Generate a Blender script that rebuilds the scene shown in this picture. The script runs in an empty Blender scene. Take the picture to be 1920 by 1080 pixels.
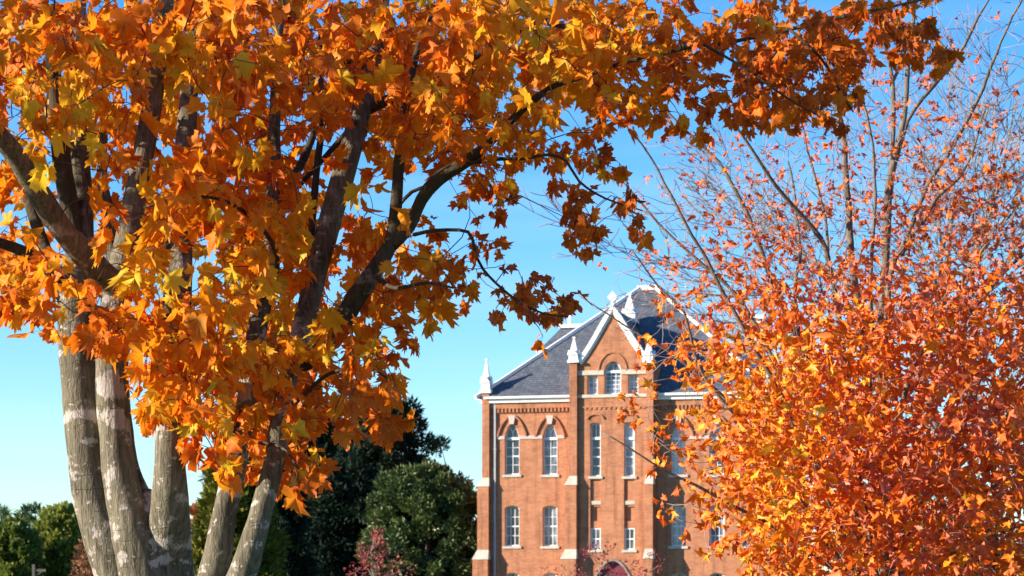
import bpy, math, random
import numpy as np
from mathutils import Vector, noise, geometry

SC = bpy.context.scene
COL = SC.collection
R = math.radians

# ------------------------------------------------------------------ camera
F = 4500.0            # focal length in pixels of the 1920 px wide photograph
HZ = 1130.0           # horizon row
EYE = 1.7
cam_data = bpy.data.cameras.new('camera')
cam = bpy.data.objects.new('camera', cam_data)
COL.objects.link(cam)
cam.location = (0, 0, EYE)
cam.rotation_euler = (R(90), 0, 0)
cam_data.sensor_width = 36.0
cam_data.lens = 36.0 * F / 1920.0
cam_data.shift_y = (HZ - 540.0) / 1920.0
cam_data.clip_start = 0.1
cam_data.clip_end = 6000
cam_data.dof.use_dof = True
cam_data.dof.focus_distance = 13.0
cam_data.dof.aperture_fstop = 10.0
SC.camera = cam

# ------------------------------------------------------------------ sky, sun, exposure
SUN_EL = R(17)
SUN_TO = Vector((-0.965, -0.262, 0)).normalized()       # horizontal direction towards the sun
SUN_ROT = math.atan2(SUN_TO.x, SUN_TO.y) % (2 * math.pi)
world = bpy.data.worlds.new('World')
SC.world = world
world.use_nodes = True
wn, wl = world.node_tree.nodes, world.node_tree.links
wn.clear()
w_out = wn.new('ShaderNodeOutputWorld')
w_bg = wn.new('ShaderNodeBackground')
w_sky = wn.new('ShaderNodeTexSky')
w_sky.sky_type = 'NISHITA'
w_sky.sun_disc = False
w_sky.sun_elevation = SUN_EL
w_sky.sun_rotation = SUN_ROT
w_sky.altitude = 0
w_sky.air_density = 1.0
w_sky.dust_density = 0.0
w_sky.ozone_density = 3.0
w_hsv = wn.new('ShaderNodeHueSaturation')
w_hsv.inputs['Saturation'].default_value = 1.34
w_hsv.inputs['Hue'].default_value = 0.503
wl.new(w_sky.outputs[0], w_hsv.inputs['Color'])
# slightly bluer air, and faint streaks of high cloud
w_tint = wn.new('ShaderNodeMix')
w_tint.data_type = 'RGBA'
w_tint.blend_type = 'MULTIPLY'
w_tint.inputs['Factor'].default_value = 1.0
w_tint.inputs['B'].default_value = (0.86, 0.985, 1.16, 1)
wl.new(w_hsv.outputs[0], w_tint.inputs['A'])
w_tc = wn.new('ShaderNodeTexCoord')
w_mp = wn.new('ShaderNodeMapping')
w_mp.inputs['Scale'].default_value = (2.0, 2.0, 26.0)
w_mp.inputs['Rotation'].default_value = (0.02, 0.03, 0)
wl.new(w_tc.outputs['Generated'], w_mp.inputs['Vector'])
w_nz = wn.new('ShaderNodeTexNoise')
w_nz.inputs['Scale'].default_value = 1.6
w_nz.inputs['Detail'].default_value = 6
w_nz.inputs['Roughness'].default_value = 0.6
wl.new(w_mp.outputs[0], w_nz.inputs['Vector'])
w_mr = wn.new('ShaderNodeMapRange')
w_mr.inputs['From Min'].default_value = 0.45
w_mr.inputs['From Max'].default_value = 0.75
w_mr.inputs['To Max'].default_value = 0.14
wl.new(w_nz.outputs[0], w_mr.inputs['Value'])
w_cl = wn.new('ShaderNodeMix')
w_cl.data_type = 'RGBA'
w_cl.inputs['B'].default_value = (4.6, 5.2, 5.8, 1)
wl.new(w_mr.outputs[0], w_cl.inputs['Factor'])
wl.new(w_tint.outputs['Result'], w_cl.inputs['A'])
wl.new(w_cl.outputs['Result'], w_bg.inputs['Color'])
wl.new(w_bg.outputs[0], w_out.inputs['Surface'])
w_bg.inputs['Strength'].default_value = 0.10

sun_data = bpy.data.lights.new('sun', 'SUN')
sun_data.energy = 5.0
sun_data.angle = R(0.5)
sun_data.color = (1.0, 0.90, 0.76)
sun = bpy.data.objects.new('sun', sun_data)
COL.objects.link(sun)
to_sun = Vector((SUN_TO.x * math.cos(SUN_EL), SUN_TO.y * math.cos(SUN_EL), math.sin(SUN_EL)))
sun.rotation_euler = to_sun.to_track_quat('Z', 'Y').to_euler()
sun.location = to_sun * 60

SC.view_settings.view_transform = 'Standard'
SC.view_settings.look = 'None'
SC.view_settings.exposure = 1.22
SC.view_settings.gamma = 1.0
SC.view_settings.use_curve_mapping = False
SC.cycles.max_bounces = 8
SC.cycles.transparent_max_bounces = 4


def at(px, py, Y):
    return Vector(((px - 960.0) / F * Y, Y, EYE + (HZ - py) / F * Y))


# ------------------------------------------------------------------ object helpers
def tag(o, label=None, cat=None, group=None, kind=None):
    if label: o['label'] = label
    if cat: o['category'] = cat
    if group: o['group'] = group
    if kind: o['kind'] = kind
    return o


def empty(name, loc, rz=0.0):
    o = bpy.data.objects.new(name, None)
    COL.objects.link(o)
    o.location = loc
    o.rotation_euler = (0, 0, rz)
    o.empty_display_size = 0.2
    return o


def np_mesh(name, verts, loops, counts, mat, parent=None, smooth=False, face_attr=None, point_attr=None, origin=None):
    """mesh object from flat arrays; verts are world positions, made local to origin"""
    verts = np.asarray(verts, dtype=np.float32).reshape(-1, 3)
    if origin is not None:
        verts = verts - np.asarray(origin, dtype=np.float32)
    me = bpy.data.meshes.new(name)
    loops = np.asarray(loops, dtype=np.int32)
    counts = np.asarray(counts, dtype=np.int32)
    starts = np.concatenate(([0], np.cumsum(counts)[:-1])).astype(np.int32)
    me.vertices.add(len(verts))
    me.vertices.foreach_set('co', verts.ravel())
    me.loops.add(len(loops))
    me.loops.foreach_set('vertex_index', loops)
    me.polygons.add(len(counts))
    me.polygons.foreach_set('loop_start', starts)
    if smooth:
        me.polygons.foreach_set('use_smooth', np.ones(len(counts), dtype=bool))
    me.update(calc_edges=True)
    for k, v in (face_attr or {}).items():
        a = me.attributes.new(k, 'FLOAT', 'FACE')
        a.data.foreach_set('value', np.asarray(v, dtype=np.float32))
    for k, v in (point_attr or {}).items():
        a = me.attributes.new(k, 'FLOAT', 'POINT')
        a.data.foreach_set('value', np.asarray(v, dtype=np.float32))
    me.materials.append(mat)
    o = bpy.data.objects.new(name, me)
    COL.objects.link(o)
    if parent is not None:
        o.parent = parent
    return o


class MB:
    """collects simple solids into one mesh (local coordinates of the parent)"""
    def __init__(self):
        self.v = []
        self.f = []

    def add(self, verts, faces):
        n = len(self.v)
        self.v += [tuple(p) for p in verts]
        self.f += [tuple(i + n for i in fc) for fc in faces]

    def box(self, x0, x1, y0, y1, z0, z1):
        self.add([(x0, y0, z0), (x1, y0, z0), (x1, y1, z0), (x0, y1, z0), (x0, y0, z1), (x1, y0, z1), (x1, y1, z1), (x0, y1, z1)],
                 [(0, 3, 2, 1), (4, 5, 6, 7), (0, 1, 5, 4), (1, 2, 6, 5), (2, 3, 7, 6), (3, 0, 4, 7)])

    def hexa(self, lo, hi):
        """lo, hi: four points each, counter-clockwise seen from above"""
        self.add(list(lo) + list(hi), [(0, 3, 2, 1), (4, 5, 6, 7), (0, 1, 5, 4), (1, 2, 6, 5), (2, 3, 7, 6), (3, 0, 4, 7)])

    def pyramid(self, cx, cy, hw, z0, z1, top=0.0):
        lo = [(cx - hw, cy - hw, z0), (cx + hw, cy - hw, z0), (cx + hw, cy + hw, z0), (cx - hw, cy + hw, z0)]
        hi = [(cx - top, cy - top, z1), (cx + top, cy - top, z1), (cx + top, cy + top, z1), (cx - top, cy + top, z1)]
        self.hexa(lo, hi)

    def prism(self, poly, y0, y1):
        """poly: (x, z) points counter-clockwise seen from the front (-y)"""
        n = len(poly)
        v = [(x, y0, z) for x, z in poly] + [(x, y1, z) for x, z in poly]
        f = [tuple(range(n)), tuple(range(2 * n - 1, n - 1, -1))]
        for i in range(n):
            j = (i + 1) % n
            f.append((j, i, i + n, j + n))
        self.add(v, f)

    def strip(self, inner, outer, y0, y1):
        """band between two open polylines of (x, z), extruded in y"""
        n = len(inner)
        for i in range(n - 1):
            a, b, c, d = inner[i], inner[i + 1], outer[i + 1], outer[i]
            self.prism([a, b, c, d] if (b[0] - a[0]) * (c[1] - a[1]) - (b[1] - a[1]) * (c[0] - a[0]) > 0 else [d, c, b, a], y0, y1)

    def panel(self, outer, holes, y0, depth):
        """wall face in the plane y0 with openings whose jambs run back by depth"""
        polys = [[Vector((x, z, 0)) for x, z in outer]] + [[Vector((x, z, 0)) for x, z in h] for h in holes]
        flat = [p for q in polys for p in q]
        tris = geometry.tessellate_polygon(polys)
        fixed = []
        for t in tris:
            a, b, c = (flat[i] for i in t)
            s = (b.x - a.x) * (c.y - a.y) - (b.y - a.y) * (c.x - a.x)
            fixed.append(tuple(t) if s > 0 else (t[0], t[2], t[1]))
        self.add([(p.x, y0, p.y) for p in flat], fixed)
        for h in holes:
            n = len(h)
            v = [(x, y0, z) for x, z in h] + [(x, y0 + depth, z) for x, z in h]
            self.add(v, [(i, (i + 1) % n, (i + 1) % n + n, i + n) for i in range(n)])

    def bar(self, a, b, wdt, y0, y1):
        """flat bar in the xz plane from a to b"""
        dx, dz = b[0] - a[0], b[1] - a[1]
        L = math.hypot(dx, dz) or 1
        nx, nz = -dz / L * wdt / 2, dx / L * wdt / 2
        self.prism([(a[0] - nx, a[1] - nz), (b[0] - nx, b[1] - nz), (b[0] + nx, b[1] + nz), (a[0] + nx, a[1] + nz)], y0, y1)

    def build(self, name, mat, parent=None, smooth=False):
        me = bpy.data.meshes.new(name)
        me.from_pydata(self.v, [], self.f)
        if smooth:
            me.polygons.foreach_set('use_smooth', np.ones(len(me.polygons), dtype=bool))
        me.materials.append(mat)
        me.update()
        o = bpy.data.objects.new(name, me)
        COL.objects.link(o)
        if parent is not None:
            o.parent = parent
        return o


# ------------------------------------------------------------------ materials
def new_mat(name):
    m = bpy.data.materials.new(name)
    m.use_nodes = True
    nt = m.node_tree
    return m, nt, nt.nodes['Principled BSDF'], nt.nodes['Material Output']


def ramp(nt, stops, interp='LINEAR'):
    n = nt.nodes.new('ShaderNodeValToRGB')
    cr = n.color_ramp
    cr.interpolation = interp
    while len(cr.elements) > 1:
        cr.elements.remove(cr.elements[-1])
    cr.elements[0].position = stops[0][0]
    cr.elements[0].color = (*stops[0][1], 1)
    for p, c in stops[1:]:
        e = cr.elements.new(p)
        e.color = (*c, 1)
    return n


def tex_noise(nt, scale, detail=4, rough=0.55, vec=None, dist=0.0):
    n = nt.nodes.new('ShaderNodeTexNoise')
    n.inputs['Scale'].default_value = scale
    n.inputs['Detail'].default_value = detail
    n.inputs['Roughness'].default_value = rough
    n.inputs['Distortion'].default_value = dist
    if vec is not None:
        nt.links.new(vec, n.inputs['Vector'])
    return n


def obj_coord(nt, scale=(1, 1, 1), rot=(0, 0, 0)):
    t = nt.nodes.new('ShaderNodeTexCoord')
    mp = nt.nodes.new('ShaderNodeMapping')
    mp.inputs['Scale'].default_value = scale
    mp.inputs['Rotation'].default_value = rot
    nt.links.new(t.outputs['Object'], mp.inputs['Vector'])
    return mp.outputs[0]


def mix_col(nt, fac, a, b, mode='MIX'):
    n = nt.nodes.new('ShaderNodeMix')
    n.data_type = 'RGBA'
    n.blend_type = mode
    for sock, val in ((n.inputs['Factor'], fac), (n.inputs['A'], a), (n.inputs['B'], b)):
        if isinstance(val, (int, float)):
            sock.default_value = val
        elif isinstance(val, tuple):
            sock.default_value = (*val, 1)
        else:
            nt.links.new(val, sock)
    return n.outputs['Result']


def math_node(nt, op, a, b=None):
    n = nt.nodes.new('ShaderNodeMath')
    n.operation = op
    for i, v in enumerate((a, b)):
        if v is None: continue
        if isinstance(v, (int, float)): n.inputs[i].default_value = v
        else: nt.links.new(v, n.inputs[i])
    return n.outputs[0]


def bump(nt, bsdf, height, strength, dist):
    b = nt.nodes.new('ShaderNodeBump')
    b.inputs['Strength'].default_value = strength
    b.inputs['Distance'].default_value = dist
    nt.links.new(height, b.inputs['Height'])
    nt.links.new(b.outputs[0], bsdf.inputs['Normal'])


def plain(name, col, rough=0.6, var=0.15, scale=6.0, spec=0.4):
    m, nt, bs, out = new_mat(name)
    n = tex_noise(nt, scale, 6, 0.6, obj_coord(nt))
    r_ = ramp(nt, [(0.3, tuple(c * (1 - var) for c in col)), (0.7, tuple(min(1, c * (1 + var)) for c in col))])
    nt.links.new(n.outputs[0], r_.inputs[0])
    nt.links.new(r_.outputs[0], bs.inputs['Base Color'])
    bs.inputs['Roughness'].default_value = rough
    bs.inputs['Specular IOR Level'].default_value = spec
    return m


def bark_mat(name, dark, light, patch, patch_amt, scale=1.0):
    m, nt, bs, out = new_mat(name)
    ridges = tex_noise(nt, 26 * scale, 5, 0.65, obj_coord(nt, (1.6, 1.6, 0.22)), 0.4)
    fine = tex_noise(nt, 90 * scale, 3, 0.6, obj_coord(nt, (1, 1, 0.4)))
    big = tex_noise(nt, 2.2 * scale, 4, 0.6, obj_coord(nt))
    base = ramp(nt, [(0.36, dark), (0.50, tuple((a + b) / 2 for a, b in zip(dark, light))), (0.64, light)])
    h = math_node(nt, 'ADD', math_node(nt, 'MULTIPLY', ridges.outputs[0], 0.6), math_node(nt, 'MULTIPLY', big.outputs[0], 0.4))
    nt.links.new(h, base.inputs[0])
    # pale lichen blotches, wider than tall, with ragged edges
    rag = math_node(nt, 'MULTIPLY', math_node(nt, 'SUBTRACT', fine.outputs[0], 0.5), 0.26)
    pm = None
    for sc_, th, st_ in ((5.2, 0.5 + (0.5 - patch_amt) * 0.25, (0.8, 0.8, 1.25)), (10.5, 0.625, (0.75, 0.75, 1.3)), (24, 0.66, (0.8, 0.8, 1.2))):
        pn = tex_noise(nt, sc_ * scale, 3, 0.5, obj_coord(nt, st_, (0.12, -0.2, 0)), 0.25)
        pr = ramp(nt, [(th, (0, 0, 0)), (th + 0.045, (1, 1, 1))])
        nt.links.new(math_node(nt, 'ADD', pn.outputs[0], rag), pr.inputs[0])
        pm = pr.outputs[0] if pm is None else math_node(nt, 'MAXIMUM', pm, pr.outputs[0])
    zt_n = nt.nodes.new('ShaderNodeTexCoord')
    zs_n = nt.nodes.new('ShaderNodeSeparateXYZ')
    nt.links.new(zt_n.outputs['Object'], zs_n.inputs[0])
    zr = nt.nodes.new('ShaderNodeMapRange')      # lichen thinned with height, painting shade into the upper stems
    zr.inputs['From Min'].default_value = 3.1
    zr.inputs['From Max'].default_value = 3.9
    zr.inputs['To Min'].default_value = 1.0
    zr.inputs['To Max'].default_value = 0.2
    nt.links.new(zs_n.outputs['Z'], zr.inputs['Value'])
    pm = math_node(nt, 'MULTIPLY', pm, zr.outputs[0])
    pfine = ramp(nt, [(0.32, tuple(c * 0.55 for c in patch)), (0.6, patch)])
    nt.links.new(ridges.outputs[0], pfine.inputs[0])
    moss = mix_col(nt, math_node(nt, 'MULTIPLY', big.outputs[0], 0.30), base.outputs[0], (0.12, 0.115, 0.045))
    c = mix_col(nt, math_node(nt, 'MULTIPLY', pm, 0.72), moss, pfine.outputs[0])
    # thin dark cracks and branch scars running round the stem
    cn = tex_noise(nt, 3.4 * scale, 3, 0.55, obj_coord(nt, (0.5, 0.5, 2.2), (0.1, 0.15, 0)), 0.3)
    ca = math_node(nt, 'ABSOLUTE', math_node(nt, 'SUBTRACT', cn.outputs[0], 0.5))
    cr_ = ramp(nt, [(0.0, (1, 1, 1)), (0.012, (0, 0, 0))])
    nt.links.new(ca, cr_.inputs[0])
    gate = ramp(nt, [(0.5, (0, 0, 0)), (0.58, (1, 1, 1))])
    nt.links.new(tex_noise(nt, 5 * scale, 2, 0.5, obj_coord(nt)).outputs[0], gate.inputs[0])
    ck = math_node(nt, 'MULTIPLY', math_node(nt, 'MULTIPLY', cr_.outputs[0], gate.outputs[0]), 0.22)
    c = mix_col(nt, ck, c, tuple(v * 0.5 for v in dark))
    nt.links.new(c, bs.inputs['Base Color'])
    hh = math_node(nt, 'ADD', ridges.outputs[0], math_node(nt, 'MULTIPLY', fine.outputs[0], 0.5))
    hh = math_node(nt, 'SUBTRACT', hh, ck)
    bump(nt, bs, hh, 0.9, 0.016 / scale)
    bs.inputs['Roughness'].default_value = 0.9
    bs.inputs['Specular IOR Level'].default_value = 0.15
    return m


def leaf_mat(name, stops, trans=0.42, rough=0.45, spec=0.35, tip=(0.5, 0.07, 0.01), tip_amt=0.3, blotch=14.0, spots=False):
    m, nt, bs, out = new_mat(name)
    a = nt.nodes.new('ShaderNodeAttribute')
    a.attribute_name = 'tone'
    e = nt.nodes.new('ShaderNodeAttribute')
    e.attribute_name = 'edge'
    nz = tex_noise(nt, blotch, 3, 0.6, obj_coord(nt))
    t = math_node(nt, 'ADD', a.outputs['Fac'], math_node(nt, 'MULTIPLY', math_node(nt, 'SUBTRACT', nz.outputs[0], 0.5), 0.25))
    r_ = ramp(nt, stops)
    nt.links.new(t, r_.inputs[0])
    ef = math_node(nt, 'MULTIPLY', math_node(nt, 'POWER', e.outputs['Fac'], 2.0), tip_amt)
    c = mix_col(nt, ef, r_.outputs[0], tip)
    if spots:
        vn = nt.nodes.new('ShaderNodeAttribute')
        vn.attribute_name = 'vein'
        vr = ramp(nt, [(0.80, (0, 0, 0)), (0.97, (1, 1, 1))])
        nt.links.new(vn.outputs['Fac'], vr.inputs[0])
        c = mix_col(nt, math_node(nt, 'MULTIPLY', vr.outputs[0], 0.45), c, (0.80, 0.42, 0.06))
        sn = tex_noise(nt, 150, 2, 0.5, obj_coord(nt))
        sr = ramp(nt, [(0.66, (0, 0, 0)), (0.72, (1, 1, 1))])
        nt.links.new(sn.outputs[0], sr.inputs[0])
        c = mix_col(nt, math_node(nt, 'MULTIPLY', sr.outputs[0], 0.6), c, (0.16, 0.05, 0.015))
    nt.links.new(c, bs.inputs['Base Color'])
    bs.inputs['Roughness'].default_value = rough
    bs.inputs['Specular IOR Level'].default_value = spec
    tr = nt.nodes.new('ShaderNodeBsdfTranslucent')
    nt.links.new(c, tr.inputs['Color'])
    mx = nt.nodes.new('ShaderNodeMixShader')
    mx.inputs[0].default_value = trans
    nt.links.new(bs.outputs[0], mx.inputs[1])
    nt.links.new(tr.outputs[0], mx.inputs[2])
    nt.links.new(mx.outputs[0], out.inputs['Surface'])
    return m


M = {}
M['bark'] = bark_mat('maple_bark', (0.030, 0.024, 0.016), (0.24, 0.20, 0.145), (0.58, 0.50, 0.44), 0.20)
M['bark_shaded'] = bark_mat('maple_shaded_limb_bark', (0.022, 0.014, 0.010), (0.085, 0.06, 0.042), (0.34, 0.28, 0.23), 0.0)  # limb bark darkened, with the crown's shade put into its colour
M['bark_grey'] = bark_mat('slender_grey_bark', (0.06, 0.045, 0.035), (0.26, 0.20, 0.16), (0.42, 0.36, 0.31), 0.15, 2.0)
M['bark_far'] = plain('far_bark', (0.12, 0.09, 0.065), 0.9, 0.3, 3.0, 0.1)
M['bark_bare'] = plain('bare_twig_bark', (0.24, 0.19, 0.16), 0.9, 0.25, 3.0, 0.1)
M['twig'] = plain('maple_twig', (0.085, 0.045, 0.03), 0.7, 0.3, 9.0, 0.2)
M['twig_grey'] = plain('red_maple_twig', (0.30, 0.21, 0.18), 0.7, 0.3, 9.0, 0.2)
M['leaf'] = leaf_mat('maple_leaf', [(0.0, (0.40, 0.060, 0.008)), (0.22, (0.66, 0.120, 0.006)), (0.45, (0.86, 0.215, 0.006)),
                                    (0.65, (0.90, 0.33, 0.008)), (0.82, (0.90, 0.50, 0.02)), (0.93, (0.74, 0.58, 0.03)), (1.0, (0.40, 0.40, 0.05))],
                     0.46, 0.55, 0.22, tip=(0.70, 0.12, 0.006), tip_amt=0.25, spots=True)
M['leaf_red'] = leaf_mat('red_maple_leaf', [(0.0, (0.36, 0.08, 0.06)), (0.2, (0.64, 0.17, 0.11)), (0.36, (0.80, 0.15, 0.03)), (0.46, (0.84, 0.145, 0.010)),
                                            (0.65, (0.90, 0.25, 0.010)), (0.85, (0.90, 0.42, 0.02)), (1.0, (0.88, 0.56, 0.05))],
                         0.30, 0.5, 0.3, tip=(0.62, 0.06, 0.015), tip_amt=0.25, spots=True)
M['leaf_green'] = leaf_mat('broad_green_leaf', [(0, (0.05, 0.085, 0.02)), (0.5, (0.12, 0.165, 0.028)), (1, (0.22, 0.24, 0.04))], 0.4, tip_amt=0)
M['leaf_magnolia'] = leaf_mat('dark_glossy_leaf', [(0, (0.022, 0.042, 0.016)), (0.5, (0.055, 0.085, 0.026)), (1, (0.11, 0.14, 0.035))], 0.12, 0.4, 0.4, tip_amt=0)
M['leaf_dark'] = leaf_mat('dark_conifer_leaf', [(0, (0.007, 0.016, 0.011)), (0.5, (0.018, 0.034, 0.018)), (1, (0.055, 0.075, 0.03))], 0.08, 0.7, 0.1, tip_amt=0)
M['leaf_cedar'] = leaf_mat('golden_green_cedar_leaf', [(0, (0.05, 0.065, 0.010)), (0.5, (0.12, 0.125, 0.016)), (1, (0.19, 0.17, 0.025))], 0.15, 0.7, 0.1, tip_amt=0)
M['leaf_pine'] = leaf_mat('pine_needle', [(0, (0.035, 0.075, 0.04)), (0.5, (0.07, 0.125, 0.055)), (1, (0.11, 0.15, 0.05))], 0.15, 0.7, 0.1, tip_amt=0)
M['leaf_brown'] = leaf_mat('dry_brown_leaf', [(0, (0.12, 0.06, 0.04)), (0.5, (0.24, 0.11, 0.05)), (1, (0.36, 0.18, 0.08))], 0.3, 0.7, 0.1, tip_amt=0)
M['leaf_pink'] = leaf_mat('crimson_pink_leaf', [(0, (0.16, 0.02, 0.03)), (0.5, (0.34, 0.06, 0.06)), (1, (0.46, 0.13, 0.10))], 0.3, 0.6, 0.2, tip_amt=0)
M['leaf_rust'] = leaf_mat('rusty_orange_leaf', [(0, (0.18, 0.05, 0.02)), (0.5, (0.36, 0.11, 0.03)), (1, (0.5, 0.2, 0.06))], 0.3, 0.6, 0.2, tip_amt=0)


def brick_mat():
    m, nt, bs, out = new_mat('red_brick')
    t = nt.nodes.new('ShaderNodeTexCoord')
    sep = nt.nodes.new('ShaderNodeSeparateXYZ')
    nt.links.new(t.outputs['Object'], sep.inputs[0])
    s = math_node(nt, 'ADD', sep.outputs['X'], sep.outputs['Y'])
    cmb = nt.nodes.new('ShaderNodeCombineXYZ')
    nt.links.new(s, cmb.inputs['X'])
    nt.links.new(sep.outputs['Z'], cmb.inputs['Y'])
    b = nt.nodes.new('ShaderNodeTexBrick')
    b.inputs['Scale'].default_value = 1.0
    b.inputs['Brick Width'].default_value = 0.26
    b.inputs['Row Height'].default_value = 0.088
    b.inputs['Mortar Size'].default_value = 0.008
    b.inputs['Mortar Smooth'].default_value = 0.3
    b.inputs['Color1'].default_value = (0.48, 0.19, 0.092, 1)
    b.inputs['Color2'].default_value = (0.33, 0.112, 0.058, 1)
    b.inputs['Mortar'].default_value = (0.42, 0.27, 0.16, 1)
    b.inputs['Bias'].default_value = -0.35
    nt.links.new(cmb.outputs[0], b.inputs['Vector'])
    n1 = tex_noise(nt, 0.9, 6, 0.7, obj_coord(nt, (1, 1, 2.4)))
    r1 = ramp(nt, [(0.30, (0.74, 0.70, 0.70)), (0.5, (0.97, 0.95, 0.95)), (0.72, (1.12, 1.10, 1.05))])
    nt.links.new(n1.outputs[0], r1.inputs[0])
    n2 = tex_noise(nt, 9.0, 4, 0.75, obj_coord(nt, (0.4, 0.4, 1.6)))
    r2 = ramp(nt, [(0.32, (0.60, 0.55, 0.55)), (0.42, (1, 1, 1))])
    nt.links.new(n2.outputs[0], r2.inputs[0])
    c = mix_col(nt, 1.0, b.outputs['Color'], r1.outputs[0], 'MULTIPLY')
    c = mix_col(nt, 0.8, c, r2.outputs[0], 'MULTIPLY')
    n3 = tex_noise(nt, 1.6, 4, 0.65, obj_coord(nt, (1.6, 1.6, 0.13)))      # soot and rain streaks
    r3 = ramp(nt, [(0.34, (0.58, 0.55, 0.54)), (0.50, (1, 1, 1)), (0.68, (1.06, 1.05, 1.04))])
    nt.links.new(n3.outputs[0], r3.inputs[0])
    c = mix_col(nt, 0.75, c, r3.outputs[0], 'MULTIPLY')
    nt.links.new(c, bs.inputs['Base Color'])
    bs.inputs['Roughness'].default_value = 0.9
    bs.inputs['Specular IOR Level'].default_value = 0.2
    bump(nt, bs, b.outputs['Fac'], -0.25, 0.01)
    return m


def slate_mat():
    m, nt, bs, out = new_mat('grey_slate')
    t = nt.nodes.new('ShaderNodeTexCoord')
    sep = nt.nodes.new('ShaderNodeSeparateXYZ')
    nt.links.new(t.outputs['Object'], sep.inputs[0])
    s = math_node(nt, 'ADD', sep.outputs['X'], math_node(nt, 'MULTIPLY', sep.outputs['Y'], 0.7))
    cmb = nt.nodes.new('ShaderNodeCombineXYZ')
    nt.links.new(s, cmb.inputs['X'])
    nt.links.new(sep.outputs['Z'], cmb.inputs['Y'])
    b = nt.nodes.new('ShaderNodeTexBrick')
    b.inputs['Scale'].default_value = 1.0
    b.inputs['Brick Width'].default_value = 0.3
    b.inputs['Row Height'].default_value = 0.16
    b.inputs['Mortar Size'].default_value = 0.012
    b.inputs['Color1'].default_value = (0.135, 0.148, 0.168, 1)
    b.inputs['Color2'].default_value = (0.085, 0.095, 0.115, 1)
    b.inputs['Mortar'].default_value = (0.03, 0.03, 0.04, 1)
    nt.links.new(cmb.outputs[0], b.inputs['Vector'])
    n1 = tex_noise(nt, 1.4, 6, 0.7, obj_coord(nt))
    r1 = ramp(nt, [(0.3, (0.7, 0.7, 0.72)), (0.7, (1.25, 1.22, 1.2))])
    nt.links.new(n1.outputs[0], r1.inputs[0])
    c = mix_col(nt, 1.0, b.outputs['Color'], r1.outputs[0], 'MULTIPLY')
    nt.links.new(c, bs.inputs['Base Color'])
    bs.inputs['Roughness'].default_value = 0.75
    bs.inputs['Specular IOR Level'].default_value = 0.3
    return m


def glass_mat():
    m, nt, bs, out = new_mat('window_glass')
    n1 = tex_noise(nt, 1.3, 2, 0.5, obj_coord(nt, (1.0, 1.0, 0.6)))
    fold = tex_noise(nt, 9.0, 2, 0.5, obj_coord(nt, (2.0, 1, 0.06)))
    r1 = ramp(nt, [(0.40, (0.03, 0.045, 0.06)), (0.5, (0.16, 0.2, 0.25)), (0.62, (0.45, 0.48, 0.52))])
    mixn = math_node(nt, 'ADD', math_node(nt, 'MULTIPLY', n1.outputs[0], 0.6), math_node(nt, 'MULTIPLY', fold.outputs[0], 0.4))
    oi = nt.nodes.new('ShaderNodeObjectInfo')
    mixn = math_node(nt, 'ADD', mixn, math_node(nt, 'MULTIPLY', math_node(nt, 'SUBTRACT', oi.outputs['Random'], 0.60), 0.42))
    nt.links.new(mixn, r1.inputs[0])
    nt.links.new(r1.outputs[0], bs.inputs['Base Color'])
    bs.inputs['Roughness'].default_value = 0.06
    bs.inputs['Specular IOR Level'].default_value = 0.6
    return m


M['brick'] = brick_mat()
M['slate'] = slate_mat()
M['glass'] = glass_mat()
M['white'] = plain('white_paint', (0.76, 0.75, 0.72), 0.5, 0.13, 4.0)
M['stone'] = plain('pale_limestone', (0.50, 0.45, 0.36), 0.85, 0.18, 2.5, 0.2)
M['greystone'] = plain('weathered_grey_stone', (0.26, 0.23, 0.19), 0.9, 0.35, 3.0, 0.2)
M['pinkstone'] = plain('pinkish_stone', (0.55, 0.43, 0.37), 0.85, 0.12, 2.5, 0.2)
M['lead'] = plain('grey_metal', (0.36, 0.37, 0.38), 0.5, 0.1, 3.0)
M['door'] = plain('maroon_paint', (0.16, 0.02, 0.035), 0.5, 0.15, 3.0)
M['wood'] = plain('weathered_wood', (0.14, 0.115, 0.08), 0.8, 0.2, 5.0)
M['grass'] = plain('lawn_grass', (0.09, 0.11, 0.03), 0.95, 0.4, 0.6, 0.1)

# ------------------------------------------------------------------ ground
g = MB()
g.add([(-3000, -3000, 0), (3000, -3000, 0), (3000, 3000, 0), (-3000, 3000, 0)], [(0, 1, 2, 3)])
tag(g.build('ground', M['grass']), 'green lawn stretching to the horizon', 'ground', kind='structure')

# ------------------------------------------------------------------ brick building
TH = R(14)
BC, BS = math.cos(TH), math.sin(TH)
YO = 160.0
XO = (1147 - 960) / F * YO
bld = empty('brick_building', (XO, YO, 0), -TH)
tag(bld, 'tall red brick hall with steep grey slate roof, white pinnacles and a central gable', 'building')


def fx(px, y=0.0):
    u = (px - 960.0) / F
    return (u * (YO + y * BC) - XO - y * BS) / (BC + u * BS)


def fz(py, x=0.0, y=0.0):
    return EYE + (HZ - py) / F * (YO - x * BS + y * BC)


XL = fx(906)
XR = XL + 19.4
TF = -0.65                                # front of the tower
TXL, TXR = fx(1069, TF), fx(1226, TF)
ZC0, ZC1 = fz(754, -5), fz(743, -5)       # cornice


def arch_pts(xc, w, zs, zt, kind, n=8):
    """top outline from right springing to left springing"""
    h = zt - zs
    pts = []
    if kind == 'flat':
        return [(xc + w / 2, zt), (xc - w / 2, zt)]
    for i in range(2 * n + 1):
        t = i / (2 * n)
        if kind == 'gothic':
            u = 1 - 2 * t
            a = abs(u)
            pts.append((xc + w / 2 * u, zs + h * (1 - a ** 1.9) ** 0.82 if a < 1 else zs))
        else:
            ang = math.pi * t
            pts.append((xc + w / 2 * math.cos(ang), zs + h * math.sin(ang)))
    return pts


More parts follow.
